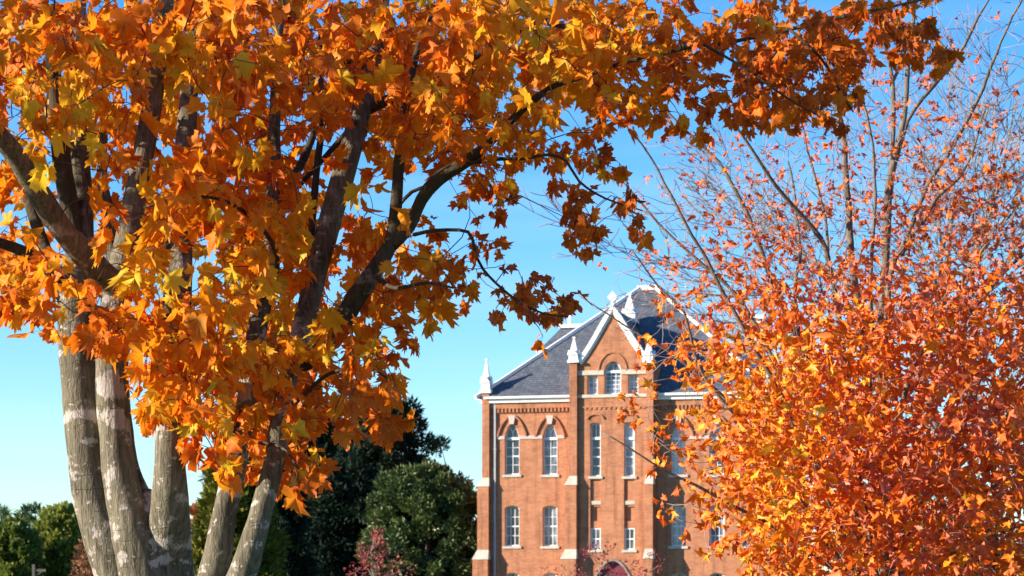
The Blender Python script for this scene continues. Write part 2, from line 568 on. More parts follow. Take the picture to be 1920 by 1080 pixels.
def outline(xc, w, z0, zs, zt, kind, grow=0.0):
    top = arch_pts(xc, w, zs, zt, kind)
    if kind == 'flat':
        return [(xc - w / 2, z0), (xc + w / 2, z0)] + top
    return [(xc - w / 2, z0), (xc + w / 2, z0)] + top


def shrink(poly, d, xc, zc):
    out = []
    xs = [p[0] for p in poly]
    zs_ = [p[1] for p in poly]
    hw, hh = (max(xs) - min(xs)) / 2, (max(zs_) - min(zs_)) / 2
    mz = (max(zs_) + min(zs_)) / 2
    for x, z in poly:
        out.append((xc + (x - xc) * (1 - d / hw), mz + (z - mz) * (1 - d / hh)))
    return out


def window(xc, w, z0, zs, zt, kind, y, cols, rows, transom=None, depth=0.32, sill=True, tracery=False):
    """one sash window set in the opening: frame with glazing bars > pane, sill"""
    poly = outline(xc, w, z0, zs, zt, kind)
    inn = shrink(poly, 0.085, xc, 0)
    yb = y + depth
    fr = MB()
    fr.strip(poly + [poly[0]], inn + [inn[0]], yb - 0.07, yb + 0.02)
    x0, x1 = xc - w / 2 + 0.085, xc + w / 2 - 0.085
    zb = z0 + 0.085
    ztop = (transom if transom else zt - 0.085) - (0.0 if transom else (0.05 if kind != 'flat' else 0))
    for i in range(1, cols):
        x = x0 + (x1 - x0) * i / cols
        fr.box(x - 0.02, x + 0.02, yb - 0.045, yb + 0.01, zb, ztop)
    for j in range(1, rows):
        z = zb + (ztop - zb) * j / rows
        t = 0.045 if j * 2 == rows else 0.02
        fr.box(x0, x1, yb - (0.052 if t > 0.03 else 0.04), yb + 0.012, z - t, z + t)
    if transom:
        fr.box(xc - w / 2, xc + w / 2, yb - 0.12, yb + 0.02, transom - 0.07, transom + 0.1)
        if tracery:
            zm = transom + (zt - transom) * 0.42
            fr.bar((xc, transom + 0.1), (xc, zm), 0.05, yb - 0.045, yb + 0.01)
            fr.bar((xc, zm), (xc - w * 0.22, zt - (zt - transom) * 0.22), 0.05, yb - 0.043, yb + 0.01)
            fr.bar((xc, zm), (xc + w * 0.22, zt - (zt - transom) * 0.22), 0.05, yb - 0.041, yb + 0.01)
        else:
            fr.bar((xc, transom + 0.1), (xc, zt - 0.1), 0.04, yb - 0.045, yb + 0.01)
    fo = fr.build('window', M['white'], bld)
    pn = MB()
    pin = shrink(poly, 0.04, xc, 0)
    pn.prism(pin, yb - 0.005, yb + 0.03)
    pn.build('pane', M['glass'], fo)
    if sill:
        s = MB()
        s.box(xc - w / 2 - 0.14, xc + w / 2 + 0.14, y - 0.09, y + depth - 0.09, z0 - 0.17, z0 - 0.004)
        s.build('sill', M['stone'], fo)
    return poly


# --- main front walls with their openings
def main_windows(px_list):
    res = []
    for px in px_list:
        x = fx(px)
        res.append(('g', x, fz(890, x), fz(822, x), fz(794, x)))
        res.append(('s', x, fz(1024, x), fz(954, x), fz(948, x)))
        res.append(('s', x, fz(1160, x), fz(1082, x), fz(1074, x)))
    return res


WW = 1.02
walls = MB()
holes_l, holes_r = [], []
for side, pxs in (('l', (960, 1031)), ('r', (1272, 1344, 1404))):
    for kind, x, z0, zs, zt in main_windows(pxs):
        k = 'gothic' if kind == 'g' else 'segment'
        (holes_l if side == 'l' else holes_r).append(outline(x, WW, z0, zs, zt, k))
walls.panel([(XL, 0), (TXL + 0.05, 0), (TXL + 0.05, ZC0 + 0.2), (XL, ZC0 + 0.2)], holes_l, 0.0, 0.40)
walls.panel([(TXR - 0.05, 0), (XR, 0), (XR, ZC0 + 0.2), (TXR - 0.05, ZC0 + 0.2)], holes_r, 0.0, 0.40)
DEP = 19.4
walls.add([(XR, 0, 0), (XR, DEP, 0), (XR, DEP, ZC0 + 0.2), (XR, 0, ZC0 + 0.2)], [(0, 1, 2, 3)])
walls.add([(XL, 0, 0), (XL, DEP, 0), (XL, DEP, ZC0 + 0.2), (XL, 0, ZC0 + 0.2)], [(3, 2, 1, 0)])
walls.add([(XL, DEP, 0), (XR, DEP, 0), (XR, DEP, ZC0 + 0.2), (XL, DEP, ZC0 + 0.2)], [(3, 2, 1, 0)])
walls.build('wall', M['brick'], bld)

for side, pxs in (('l', (960, 1031)), ('r', (1272, 1344, 1404))):
    for kind, x, z0, zs, zt in main_windows(pxs):
        if kind == 'g':
            window(x, WW, z0, zs, zt, 'gothic', 0.0, 2, 4, transom=zs - 0.02, tracery=True)
        else:
            window(x, WW, z0, zs, zt, 'segment', 0.0, 3, 4)

# --- hood moulds, keystones, impost bands, dentils
for pxs in ((960, 1031), (1272, 1344, 1404)):
    for px in pxs:
        x = fx(px)
        zs, zt = fz(818, x), fz(794, x)
        hood, keys = MB(), MB()
        inner = arch_pts(x, 1.86, zs, fz(781, x), 'gothic', 12)
        outer = arch_pts(x, 2.10, zs, fz(777.5, x), 'gothic', 12)
        hood.strip(inner, outer, -0.12, 0.0)
        keys.prism([(x - 0.14, zt - 0.05), (x + 0.14, zt - 0.05), (x + 0.25, fz(779, x)), (x - 0.25, fz(779, x))], -0.135, 0.02)
        hood.build('hood_mould', M['brick'], bld)
        keys.build('keystone', M['pinkstone'], bld)
    xs = [fx(p) for p in pxs]
    zz = fz(820.5, xs[0])
    for a, b in zip([xs[0] - 1.05] + [x + WW / 2 for x in xs], [x - WW / 2 for x in xs] + [xs[-1] + 1.0]):
        imp = MB()
        imp.box(a, b, -0.06, 0.01, zz - 0.11, zz + 0.11)
        imp.build('impost_band', M['pinkstone'], bld)
zd = fz(769, -5)
for xa, xb, ba, bb in ((XL + 0.75, TXL - 0.1, XL + 0.5, TXL), (TXR + 0.15, XR - 0.4, TXR, XR - 0.1)):
    dent = MB()
    x = xa
    while x < xb:
        dent.box(x, x + 0.13, -0.13, 0.0, zd - 0.14, zd + 0.14)
        x += 0.262
    dent.box(ba, bb, -0.14, 0.0, zd + 0.14, ZC0)
    dent.build('dentil_band', M['brick'], bld)

# --- cornice
for a, b in ((XL + 0.35, TXL), (TXR, XR + 0.3)):
    cor = MB()
    cor.box(a, b, -0.30, 0.15, ZC0 - 0.02, ZC0 + 0.24)
    cor.box(a - 0.2 if a < 0 else a, b, -0.52, 0.15, ZC0 + 0.243, ZC1)
    if a > 0:
        cor.box(XR + 0.003, XR + 0.52, 0.15, DEP, ZC0 + 0.243, ZC1)
    cor.build('cornice', M['white'], bld)
cor = MB()
cor.box(XL - 0.3, XL - 0.003, 0.3, DEP, ZC0 - 0.02, ZC0 + 0.24)
cor.box(XL - 0.52, XL - 0.003, 0.35, DEP, ZC0 + 0.243, ZC1)
cor.build('cornice', M['white'], bld)

# --- main hip roof with a small flat deck
ZE = ZC1 - 0.05
HW = 8.9
APX = fx(1216, 9.3)
ax0, ax1, ay0, ay1 = XL + 9.0, XL + 10.2, 9.0, 10.2
ZTOP = fz(541, APX, 9.0)
roof = MB()
o_ = 0.42
roof.hexa([(XL - o_, -o_, ZE), (XR + o_, -o_, ZE), (XR + o_, DEP + o_, ZE), (XL - o_, DEP + o_, ZE)],
          [(ax0, ay0, ZTOP), (ax1, ay0, ZTOP), (ax1, ay1, ZTOP), (ax0, ay1, ZTOP)])
roof.build('roof', M['slate'], bld)
hip = MB()


def beam(mb, a, b, w, h):
    a, b = Vector(a), Vector(b)
    d = (b - a).normalized()
    s = d.cross(Vector((0, 0, 1))).normalized() * w / 2
    u = s.cross(d).normalized() * h
    mb.hexa([a - s - u * .5, a + s - u * .5, a + s + u * .5, a - s + u * .5][::1], [b - s - u * .5, b + s - u * .5, b + s + u * .5, b - s + u * .5])


for a, b in (((XL - o_, -o_, ZE), (ax0, ay0, ZTOP)), ((XR + o_, -o_, ZE), (ax1, ay0, ZTOP)),
             ((XR + o_, DEP + o_, ZE), (ax1, ay1, ZTOP)), ((XL - o_, DEP + o_, ZE), (ax0, ay1, ZTOP))):
    beam(hip, a, b, 0.26, 0.28)
hip.box(ax0 - 0.15, ax1 + 0.15, ay0 - 0.15, ay1 + 0.15, ZTOP - 0.1, ZTOP + 0.22)
hip.build('ridge_flashing', M['white'], bld)

# --- tower front: piers, recessed strips, gable
tw = MB()
strip_w = 0.72
sx = (fx(1116.5, TF), fx(1180, TF))
acx = fx(1149, TF)
ax_s = (fx(1111, TF), fx(1187, TF))
zsh = fz(680, 0, TF)
zap = fz(582, 0, TF)
gl, gr = fx(1088, TF), fx(1213, TF)


def rake(x0, x1, z0, z1, n=6, sag=0.25):
    return [(x0 + (x1 - x0) * i / n, z0 + (z1 - z0) * i / n - sag * math.sin(math.pi * i / n) * (1 - i / n)) for i in range(n + 1)]


lr = rake(gl, acx, zsh, zap)
rr = rake(gr, acx, zsh, zap)
outer = [(TXL, 0), (TXR, 0), (TXR, zsh)] + rr + lr[::-1][1:] + [(TXL, zsh)]
z_st0, z_st1 = fz(1033, 0, TF), fz(792, 0, TF)
att0 = fz(739, 0, TF)
holes = [outline(s, strip_w, z_st0, z_st1 - 0.12, z_st1, 'segment') for s in sx]
holes.append(outline(acx, 1.12, att0, fz(697, 0, TF), fz(678, 0, TF), 'segment'))
holes += [outline(s, 0.70, att0, 0, fz(703, 0, TF), 'flat') for s in ax_s]
dcx = fx(1149, TF)
dtop = fz(1052, 0, TF)
holes.append(outline(dcx, 2.5, 0.05, dtop - 1.5, dtop, 'gothic'))
tw.panel(outer, holes, TF, 0.3)
tw.add([(TXR, TF, 0), (TXR, 0.02, 0), (TXR, 0.02, ZC1), (TXR, TF, ZC1)], [(0, 1, 2, 3)])
tw.add([(TXL, TF, 0), (TXL, 0.02, 0), (TXL, 0.02, ZC1), (TXL, TF, ZC1)], [(3, 2, 1, 0)])
tw.box(TXL + 0.003, TXR - 0.003, 0.4, 3.2, ZC1 - 1.5, zsh)
tw.add([(TXR, TF, ZC1), (TXR, 3.2, ZC1), (TXR, 3.2, zsh), (TXR, TF, zsh)], [(0, 1, 2, 3)])
tw.add([(TXL, TF, ZC1), (TXL, 3.2, ZC1), (TXL, 3.2, zsh), (TXL, TF, zsh)], [(3, 2, 1, 0)])
tw.build('tower_front', M['brick'], bld)
# recessed brick panels below and between the tower windows
for s in sx:
    rp = MB()
    zw0 = fz(893, s, TF)
    zl0, zl1 = fz(1031, s, TF), fz(990, s, TF)
    zq0, zq1 = fz(977, s, TF), fz(950, s, TF)
    rp.box(s - strip_w / 2 - 0.02, s + strip_w / 2 + 0.02, TF + 0.13, TF + 0.29, zq1, zw0)
    rp.box(s - strip_w / 2 - 0.02, s + strip_w / 2 + 0.02, TF + 0.13, TF + 0.29, zl1, zq0)
    rp.box(s - strip_w / 2 - 0.02, s + strip_w / 2 + 0.02, TF + 0.24, TF + 0.31, zq0, zq1)
    rp.build('recessed_panel', M['brick'], bld)
for s in sx:
    st = MB()
    st.box(s - strip_w / 2 - 0.0, s + strip_w / 2 - 0.0, TF + 0.05, TF + 0.128, fz(946, s, TF), fz(939, s, TF))
    st.build('stone_band', M['stone'], bld)
    window(s, strip_w - 0.01, fz(893, s, TF), z_st1 - 0.13, z_st1 - 0.01, 'segment', TF, 1, 4, transom=fz(822, s, TF), depth=0.29)
    window(s, strip_w - 0.01, fz(1031, s, TF), 0, fz(990, s, TF), 'flat', TF, 2, 2, depth=0.22)
window(acx, 1.12, att0, fz(697, 0, TF), fz(678, 0, TF), 'segment', TF, 3, 5, transom=fz(697, 0, TF), sill=False)
for s in ax_s:
    window(s, 0.70, att0, 0, fz(703, 0, TF), 'flat', TF, 2, 3, sill=False)
# stone bands
zb0 = att0
zu0, zu1 = fz(703, 0, TF) + 0.02, fz(694, 0, TF)
for a, b, z0, z1, pr in ((TXL + 0.5, TXR - 0.5, zb0 - 0.22, zb0 - 0.01, 0.08), (TXL + 0.5, acx - 0.6, zu0, zu1, 0.07), (acx + 0.6, TXR - 0.5, zu0, zu1, 0.07)):
    st = MB()
    st.box(a, b, TF - pr, TF + 0.01, z0, z1)
    st.build('stone_band', M['stone'], bld)
# arch hoods over the attic and tower windows
th_ = MB()
th_.strip(arch_pts(acx, 1.86, fz(697, 0, TF), fz(662, 0, TF), 'segment', 10), arch_pts(acx, 1.98, fz(697, 0, TF), fz(660.2, 0, TF), 'segment', 10), TF - 0.07, TF)
th_.build('hood_mould', M['brick'], bld)
for s in sx:
    th_ = MB()
    zz = fz(786, s, TF)
    th_.strip(arch_pts(s, 1.0, zz, zz + 0.28, 'segment'), arch_pts(s, 1.18, zz, zz + 0.40, 'segment'), TF - 0.10, TF)
    th_.build('hood_mould', M['brick'], bld)
zz = fz(765.5, 0, TF)
x = TXL + 0.65
th_ = MB()
while x < TXR - 0.65:
    th_.box(x, x + 0.15, TF - 0.05, TF, zz - 0.07, zz + 0.07)
    x += 0.33
th_.box(TXL + 0.5, TXR - 0.5, TF - 0.06, TF, zz + 0.07, zz + 0.15)
th_.build('dentil_band', M['brick'], bld)
# gable coping and apex ornament
cp = MB()
for rk, sg in ((lr, -1), (rr, 1)):
    up = [(x + sg * 0.22, z + 0.18) for x, z in rk]
    up[-1] = (acx, rk[-1][1] + 0.38)
    cp.strip(rk, up, TF - 0.18, TF + 0.45)
    in2 = [(x - sg * 0.10, z - 0.10) for x, z in rk]
    in2[-1] = (acx - sg * 0.0, rk[-1][1] - 0.16)
    cp.strip(in2, rk, TF - 0.09, TF + 0.2)
cp.build('gable_coping', M['white'], bld)
orn = MB()
zo = zap + 0.45
orn.hexa([(acx - .07, TF - .07, zo - 0.15), (acx + .07, TF - .07, zo - .15), (acx + .07, TF + .07, zo - .15), (acx - .07, TF + .07, zo - .15)],
         [(acx - .12, TF - .07, zo + 0.15), (acx + .12, TF - .07, zo + .15), (acx + .12, TF + .07, zo + .15), (acx - .12, TF + .07, zo + .15)])
orn.prism([(acx, zo + 0.05), (acx + 0.36, zo + 0.42), (acx, zo + 0.82), (acx - 0.36, zo + 0.42)], TF - 0.11, TF + 0.11)
orn.build('gable_finial', M['white'], bld)
# gable roof running back into the hip roof
gy = 6.2
gr_ = MB()
gr_.prism([(gl - 0.1, zsh), (gr + 0.1, zsh), (acx, zap + 0.2)], TF + 0.2, gy)
gr_.build('gable_roof', M['slate'], bld)

# --- buttresses
def buttress(xa, xb, y_wall, steps, left_out):
    """steps: list of (z_bottom, z_top, projection, extra width to the left)"""
    b, caps = MB(), []
    for i, (z0, z1, pr, ex) in enumerate(steps):
        b.box(xa - ex, xb, y_wall - pr, y_wall + 0.3, z0, z1)
        if i < len(steps) - 1:
            c = MB()
            pr2, ex2 = steps[i + 1][2], steps[i + 1][3]
            zt = steps[i + 1][0]
            c.hexa([(xa - ex - 0.04, y_wall - pr - 0.05, z1), (xb + 0.04, y_wall - pr - 0.05, z1), (xb + 0.04, y_wall + 0.28, z1), (xa - ex - 0.04, y_wall + 0.28, z1)],
                   [(xa - ex2 - 0.005, y_wall - pr2 - 0.005, zt), (xb + 0.006, y_wall - pr2 - 0.005, zt), (xb + 0.006, y_wall + 0.28, zt), (xa - ex2 - 0.005, y_wall + 0.28, zt)])
            caps.append(c)
    o = b.build('buttress', M['brick'], bld)
    for c in caps:
        c.build('buttress_cap', M['stone'], o)


z1a, z1b = fz(1049, -6), fz(1031, -6)
z2a, z2b = fz(912, -6), fz(895, -6)
ztp = fz(737, XL)
buttress(fx(906), fx(919), 0.0, [(0, z1a, 0.66, 0.58), (z1b, z2a, 0.46, 0.30), (z2b, ztp, 0.30, 0.0)], True)
buttress(TXL, fx(1083, TF), TF, [(0, z1a, 0.60, 0.50), (z1b, z2a, 0.42, 0.26), (z2b, fz(681, TXL, TF), 0.26, 0.0)], True)
buttress(fx(1213, TF), TXR, TF, [(0, z1a, 0.60, 0.12), (z1b, z2a, 0.42, 0.06), (z2b, fz(681, TXR, TF), 0.26, 0.0)], True)
buttress(XR - 0.5, XR + 0.02, 0.0, [(0, z1a, 0.66, 0.1), (z1b, z2a, 0.46, 0.05), (z2b, ztp, 0.30, 0.0)], True)


def pinnacle(xc, yc, z0, hw, h, cap=True):
    p = MB()
    p.box(xc - hw * 1.25, xc + hw * 1.25, yc - hw * 1.25, yc + hw * 1.25, z0, z0 + h * 0.10)
    p.box(xc - hw, xc + hw, yc - hw, yc + hw, z0 + h * 0.10, z0 + h * 0.30)
    zg = z0 + h * 0.30
    for s in (-1, 1):
        p.prism([(xc - hw * 1.15, zg), (xc + hw * 1.15, zg), (xc, zg + h * 0.20)], yc + s * hw - (0.08 if s < 0 else 0.0), yc + s * hw + (0.08 if s > 0 else 0.0))
        a = [(xc + s * hw, yc - hw * 1.1, zg), (xc + s * hw, yc + hw * 1.1, zg), (xc + s * hw, yc, zg + h * 0.20)]
        b = [(v[0] + s * 0.085, v[1], v[2]) for v in a]
        p.add(a + b, [(0, 1, 2), (5, 4, 3), (0, 3, 4, 1), (1, 4, 5, 2), (2, 5, 3, 0)])
    p.pyramid(xc, yc, hw * 0.93, zg, z0 + h * 0.94, hw * 0.13)
    p.box(xc - hw * 0.28, xc + hw * 0.28, yc - hw * 0.28, yc + hw * 0.28, z0 + h * 0.94, z0 + h)
    p.build('pinnacle', M['white'], bld)


pinnacle(fx(912.5), -0.05, fz(738, XL), 0.30, fz(673, XL) - fz(738, XL))
pinnacle(fx(1076.5, TF), TF - 0.02, fz(681, TXL, TF), 0.31, fz(632, TXL, TF) - fz(681, TXL, TF))
pinnacle(fx(1217, TF), TF - 0.02, fz(681, TXR, TF), 0.31, fz(632, TXR, TF) - fz(681, TXR, TF))
pinnacle(XR - 0.2, -0.05, fz(738, XR), 0.30, 2.3)
pyc = 5.2
pinnacle(fx(1181, pyc), pyc, fz(606, 0, pyc), 0.44, fz(550, 0, pyc) - fz(606, 0, pyc))

# --- downspout
ds = MB()
xd = fx(928, -0.1)
ds.box(xd - 0.06, xd + 0.06, -0.15, -0.03, 0.2, ZC0 - 0.02)
for z in (4, 8, 12):
    ds.box(xd - 0.1, xd + 0.1, -0.17, 0.0, z, z + 0.08)
ds.build('downspout', M['lead'], bld)

# --- entrance: stone arch and maroon door
ent = MB()
ent.strip(arch_pts(dcx, 2.5, dtop - 1.5, dtop, 'gothic', 10), arch_pts(dcx, 2.76, dtop - 1.5, dtop + 0.16, 'gothic', 10), TF - 0.1, TF + 0.02)
ent.box(dcx - 1.38, dcx - 1.25, TF - 0.1, TF + 0.02, 0, dtop - 1.5)
ent.box(dcx + 1.25, dcx + 1.38, TF - 0.1, TF + 0.02, 0, dtop - 1.5)
ent.build('entrance_arch', M['greystone'], bld)
dr = MB()
dr.prism(outline(dcx, 2.5, 0.05, dtop - 1.5, dtop, 'gothic'), TF + 0.24, TF + 0.29)
for i in range(6):
    xx = dcx - 1.0 + i * 0.4
    dr.box(xx - 0.02, xx + 0.02, TF + 0.22, TF + 0.241, 0.1, dtop - 1.4)
dr.build('door', M['door'], bld)

# --- rear wing with its own slate roof, parapet and white post
wy = 21.0
rw = MB()
wx0, wx1 = fx(1014, wy), fx(1170, wy)
wz0, wz1 = fz(655, wx0, wy), fz(613, wx0, wy)
rw.box(wx0 + 0.3, wx1, wy, wy + 9, 0, wz0 - 0.1)
rw.build('rear_wing', M['brick'], bld)
rr_ = MB()
rr_.hexa([(wx0, wy - 0.3, wz0), (wx1, wy - 0.3, wz0), (wx1, wy + 9, wz0), (wx0, wy + 9, wz0)],
         [(wx0 + 1.3, wy + 1.2, wz1), (wx1, wy + 1.2, wz1), (wx1, wy + 8, wz1), (wx0 + 1.3, wy + 8, wz1)])
rr_.build('rear_roof', M['slate'], bld)
for q in ((wx0 + 1.15, wx1, wy + 1.0, wy + 8.2, wz1, wz1 + 0.28), (wx0 - 0.25, wx1, wy - 0.55, wy + 9.2, wz0 - 0.3, wz0 - 0.004),
          (fx(1084, wy), fx(1112, wy), wy + 1.4, wy + 3, wz1 + 0.283, fz(598, 0, wy))):
    rt = MB()
    rt.box(*q)
    rt.build('white_parapet', M['white'], bld)
pp = MB()
px0 = fx(1068, wy + 3)
zt_ = fz(550, 0, wy + 3)
pp.box(px0 - 0.12, px0 + 0.12, wy + 2.9, wy + 3.14, wz1, zt_ - 0.5)
pp.box(px0 - 0.19, px0 + 0.19, wy + 2.8, wy + 3.2, zt_ - 0.5, zt_)
pp.build('roof_post', M['white'], bld)
# --- white box dormer on the shaded right slope
dy_ = 8.5
bx = MB()
dxc = fx(1412, dy_)
dz0, dz1 = fz(650, dxc, dy_), fz(594, dxc, dy_)
bx.box(dxc - 0.8, dxc + 0.8, dy_ - 0.8, dy_ + 0.8, dz0 - 1.5, dz1 - 0.25)
bx.box(dxc - 1.0, dxc + 1.0, dy_ - 1.0, dy_ + 1.0, dz1 - 0.246, dz1)
bx.box(dxc - 0.45, dxc + 0.45, dy_ - 0.84, dy_ - 0.79, dz0 + 0.2, dz1 - 0.5)
bx.build('roof_cupola', M['white'], bld)

# ------------------------------------------------------------------ tree helpers
def catmull(pts, radii, step):
    P = [Vector(p) for p in pts]
    if len(P) < 3:
        P = [P[0], (P[0] + P[1]) / 2, P[1]]
        radii = [radii[0], (radii[0] + radii[1]) / 2, radii[1]]
    out, ro = [], []
    n = len(P)
    for i in range(n - 1):
        p0, p1, p2, p3 = P[max(0, i - 1)], P[i], P[i + 1], P[min(n - 1, i + 2)]
        k = max(2, int((p2 - p1).length / step))
        for j in range(k):
            t = j / k
            t2, t3 = t * t, t * t * t
            out.append(0.5 * ((2 * p1) + (p2 - p0) * t + (2 * p0 - 5 * p1 + 4 * p2 - p3) * t2 + (3 * p1 - p0 - 3 * p2 + p3) * t3))
            ro.append(radii[i] + (radii[i + 1] - radii[i]) * t)
    out.append(P[-1])
    ro.append(radii[-1])
    return out, ro


def tube_arrays(pts, radii, sides, rough=0.0, rfreq=3.0):
    """vertices, loops, counts of a closed tube"""
    n = len(pts)
    v = np.zeros((n * sides + 2, 3))
    d0 = (Vector(pts[1]) - Vector(pts[0])).normalized()
    a = d0.orthogonal().normalized()
    for i in range(n):
        p = Vector(pts[i])
        d = (Vector(pts[min(n - 1, i + 1)]) - Vector(pts[max(0, i - 1)])).normalized()
        a = (a - d * a.dot(d))
        a = a.normalized() if a.length > 1e-6 else d.orthogonal().normalized()
        b = d.cross(a)
        for k in range(sides):
            th = 2 * math.pi * k / sides
            q = a * math.cos(th) + b * math.sin(th)
            r = radii[i]
            if rough:
                nq = p * rfreq + q * 0.8
                r *= 1 + rough * (noise.noise(nq) + 0.5 * noise.noise(nq * 2.7))
            v[i * sides + k] = p + q * r
    v[n * sides] = pts[0]
    v[n * sides + 1] = pts[-1]
    i = np.arange(n - 1)[:, None] * sides
    k = np.arange(sides)[None, :]
    k2 = (k + 1) % sides
    quads = np.stack([i + k, i + k2, i + sides + k2, i + sides + k], -1).reshape(-1)
    kk = np.arange(sides)
    c0 = np.stack([np.full(sides, n * sides), (kk + 1) % sides, kk], -1).reshape(-1)
    e = (n - 1) * sides
    c1 = np.stack([np.full(sides, n * sides + 1), e + kk, e + (kk + 1) % sides], -1).reshape(-1)
    loops = np.concatenate([quads, c0, c1])
    counts = np.concatenate([np.full((n - 1) * sides, 4), np.full(2 * sides, 3)])
    return v, loops, counts


class Acc:
    """gathers array meshes into one"""
    def __init__(self):
        self.v, self.l, self.c, self.n = [], [], [], 0

    def add(self, v, l, c):
        self.v.append(v)
        self.l.append(np.asarray(l) + self.n)
        self.c.append(c)
        self.n += len(v)

    def build(self, name, mat, parent, origin, smooth=True, **kw):
        return np_mesh(name, np.concatenate(self.v), np.concatenate(self.l), np.concatenate(self.c), mat, parent, smooth, origin=origin, **kw)


# outline of a maple leaf: angle and radius about a centre a little above the stalk
HALF = [(-90, 0.20), (-70, 0.36), (-52, 0.40), (-38, 0.52), (-24, 0.47), (-16, 0.58), (-6, 0.50), (4, 0.52), (11, 0.43), (20, 0.55), (27, 0.66), (33, 0.62), (41, 0.78),
        (48, 0.62), (54, 0.61), (63, 0.43), (70, 0.55), (75, 0.66), (81, 0.60), (90, 0.84)]
HALF_S = [(-90, 0.18), (-45, 0.40), (-14, 0.54), (8, 0.40), (38, 0.72), (60, 0.38), (76, 0.54), (90, 0.80)]


def leaf_outline(half):
    pts = [(math.cos(R(a)) * r, 0.22 + math.sin(R(a)) * r) for a, r in half]
    left = [(-x, y) for x, y in pts[1:-1]][::-1]
    return np.array([(0.0, 0.22)] + pts + left)


def leaf_mesh(name, P, T, N, S, tone, mat, parent, origin, half, rng, curl=0.5, fold=0.35, wave=0.08, ragged=0.14):
    ol = leaf_outline(half)
    k = len(ol)
    n = len(P)
    T = T / np.linalg.norm(T, axis=1, keepdims=True)
    N = N - T * np.sum(N * T, 1, keepdims=True)
    N /= np.linalg.norm(N, axis=1, keepdims=True) + 1e-9
    B = np.cross(T, N)
    jit = 1 + np.clip(rng.normal(0, ragged, (n, k)), -0.3, 0.2)      # no two blades have quite the same outline
    x, y = ol[:, 0][None] * jit, 0.22 + (ol[:, 1][None] - 0.22) * jit
    ky = rng.normal(curl, 0.75, (n, 1))
    ky = np.where(np.abs(ky) < 0.05, 0.05, ky)
    kx = rng.normal(0.8 * curl, 1.2, (n, 1))
    kx = np.where(np.abs(kx) < 0.05, 0.05, kx)
    fo = rng.normal(fold, 0.3, (n, 1))
    ph = rng.uniform(0, 6.28, (n, 1))
    tw = rng.normal(0, 0.5, (n, 1))
    ang = np.arctan2(y - 0.22, x)
    rad = np.hypot(x, y - 0.22)
    sx = rng.uniform(0.80, 1.08, (n, 1))
    ax = np.abs(x) * sx
    # roll across the midrib, fold along it, then bend along the length
    xr = np.sin(kx * ax) / kx
    zr = (1 - np.cos(kx * ax)) / kx
    X = np.sign(x) * (xr * np.cos(fo) - zr * np.sin(fo))
    Z1 = xr * np.sin(fo) + zr * np.cos(fo) + wave * np.sin(ang * 5 + ph) * rad * 1.6 + tw * x * y
    Yb = np.sin(ky * y) / ky
    Zb = -(1 - np.cos(ky * y)) / ky
    Y = Yb + Z1 * np.sin(ky * y)
    Z = Zb + Z1 * np.cos(ky * y)
    V = P[:, None, :] + S[:, None, None] * (X[..., None] * B[:, None, :] + Y[..., None] * T[:, None, :] + Z[..., None] * N[:, None, :])
    i = np.arange(1, k)
    j = np.roll(i, -1)
    tri = np.stack([np.zeros_like(i), i, j], -1)
    loops = (np.arange(n)[:, None, None] * k + tri[None]).reshape(-1)
    counts = np.full(n * (k - 1), 3)
    edge = np.tile(np.clip((np.hypot(ol[:, 0], ol[:, 1] - 0.22) / 0.8), 0, 1), n)
    rr_ol = np.hypot(ol[:, 0], ol[:, 1] - 0.22)
    vein = np.array([1.0] + [1.0 if (rr_ol[q] > rr_ol[q - 1] and rr_ol[q] > rr_ol[(q + 1) if q + 1 < k else 1] and rr_ol[q] > 0.5) else 0.0 for q in range(1, k)])
    return np_mesh(name, V.reshape(-1, 3), loops, counts, mat, parent, True,
                   face_attr={'tone': np.repeat(tone, k - 1)}, point_attr={'edge': edge, 'vein': np.tile(vein, n)}, origin=origin)


def norm_rows(a):
    return a / (np.linalg.norm(a, axis=1, keepdims=True) + 1e-9)


def grow_twigs(nodes, centres, rng, acc, root, tip_r, sides=4, sag=0.12, r_gain=0.010, maxr=0.012):
    """joins each leaf spray to the nearest wood already there; returns the twig tip direction"""
    NP = np.zeros((len(nodes) + len(centres) * 4 + 8, 3))
    n = len(nodes)
    NP[:n] = nodes
    depth_key = np.linalg.norm(centres - root, axis=1)
    d0 = np.array([np.min(np.linalg.norm(nodes - c, axis=1)) for c in centres])
    dirs = np.zeros_like(centres)
    for i in np.argsort(d0):
        c = centres[i]
        d = np.linalg.norm(NP[:n] - c, axis=1)
        # prefer wood that lies on the root side of the spray
        back = np.linalg.norm(NP[:n] - root, axis=1) - depth_key[i]
        j = int(np.argmin(d + np.clip(back, 0, None) * 0.8))
        a = NP[j]
        L = np.linalg.norm(c - a)
        if L < 1e-3:
            dirs[i] = (0, 0, -1)
            continue
        off = rng.normal(0, 0.10, 3) * L
        p1 = a + (c - a) * 0.35 + off + np.array((0, 0, sag * L))
        p2 = a + (c - a) * 0.72 + off * 0.7 + np.array((0, 0, sag * L * 0.8)) + rng.normal(0, 0.04, 3) * L
        r0 = min(maxr, tip_r + r_gain * L)
        v, l, k = tube_arrays([Vector(a), Vector(p1), Vector(p2), Vector(c)], [r0, r0 * 0.75 + tip_r * 0.25, (r0 + tip_r) / 2 * 0.9, tip_r * 0.8], sides)
        acc.add(v, l, k)
        NP[n:n + 3] = (p1, p2, c)
        n += 3
        dirs[i] = (c - p2) / (np.linalg.norm(c - p2) + 1e-9)
    return dirs


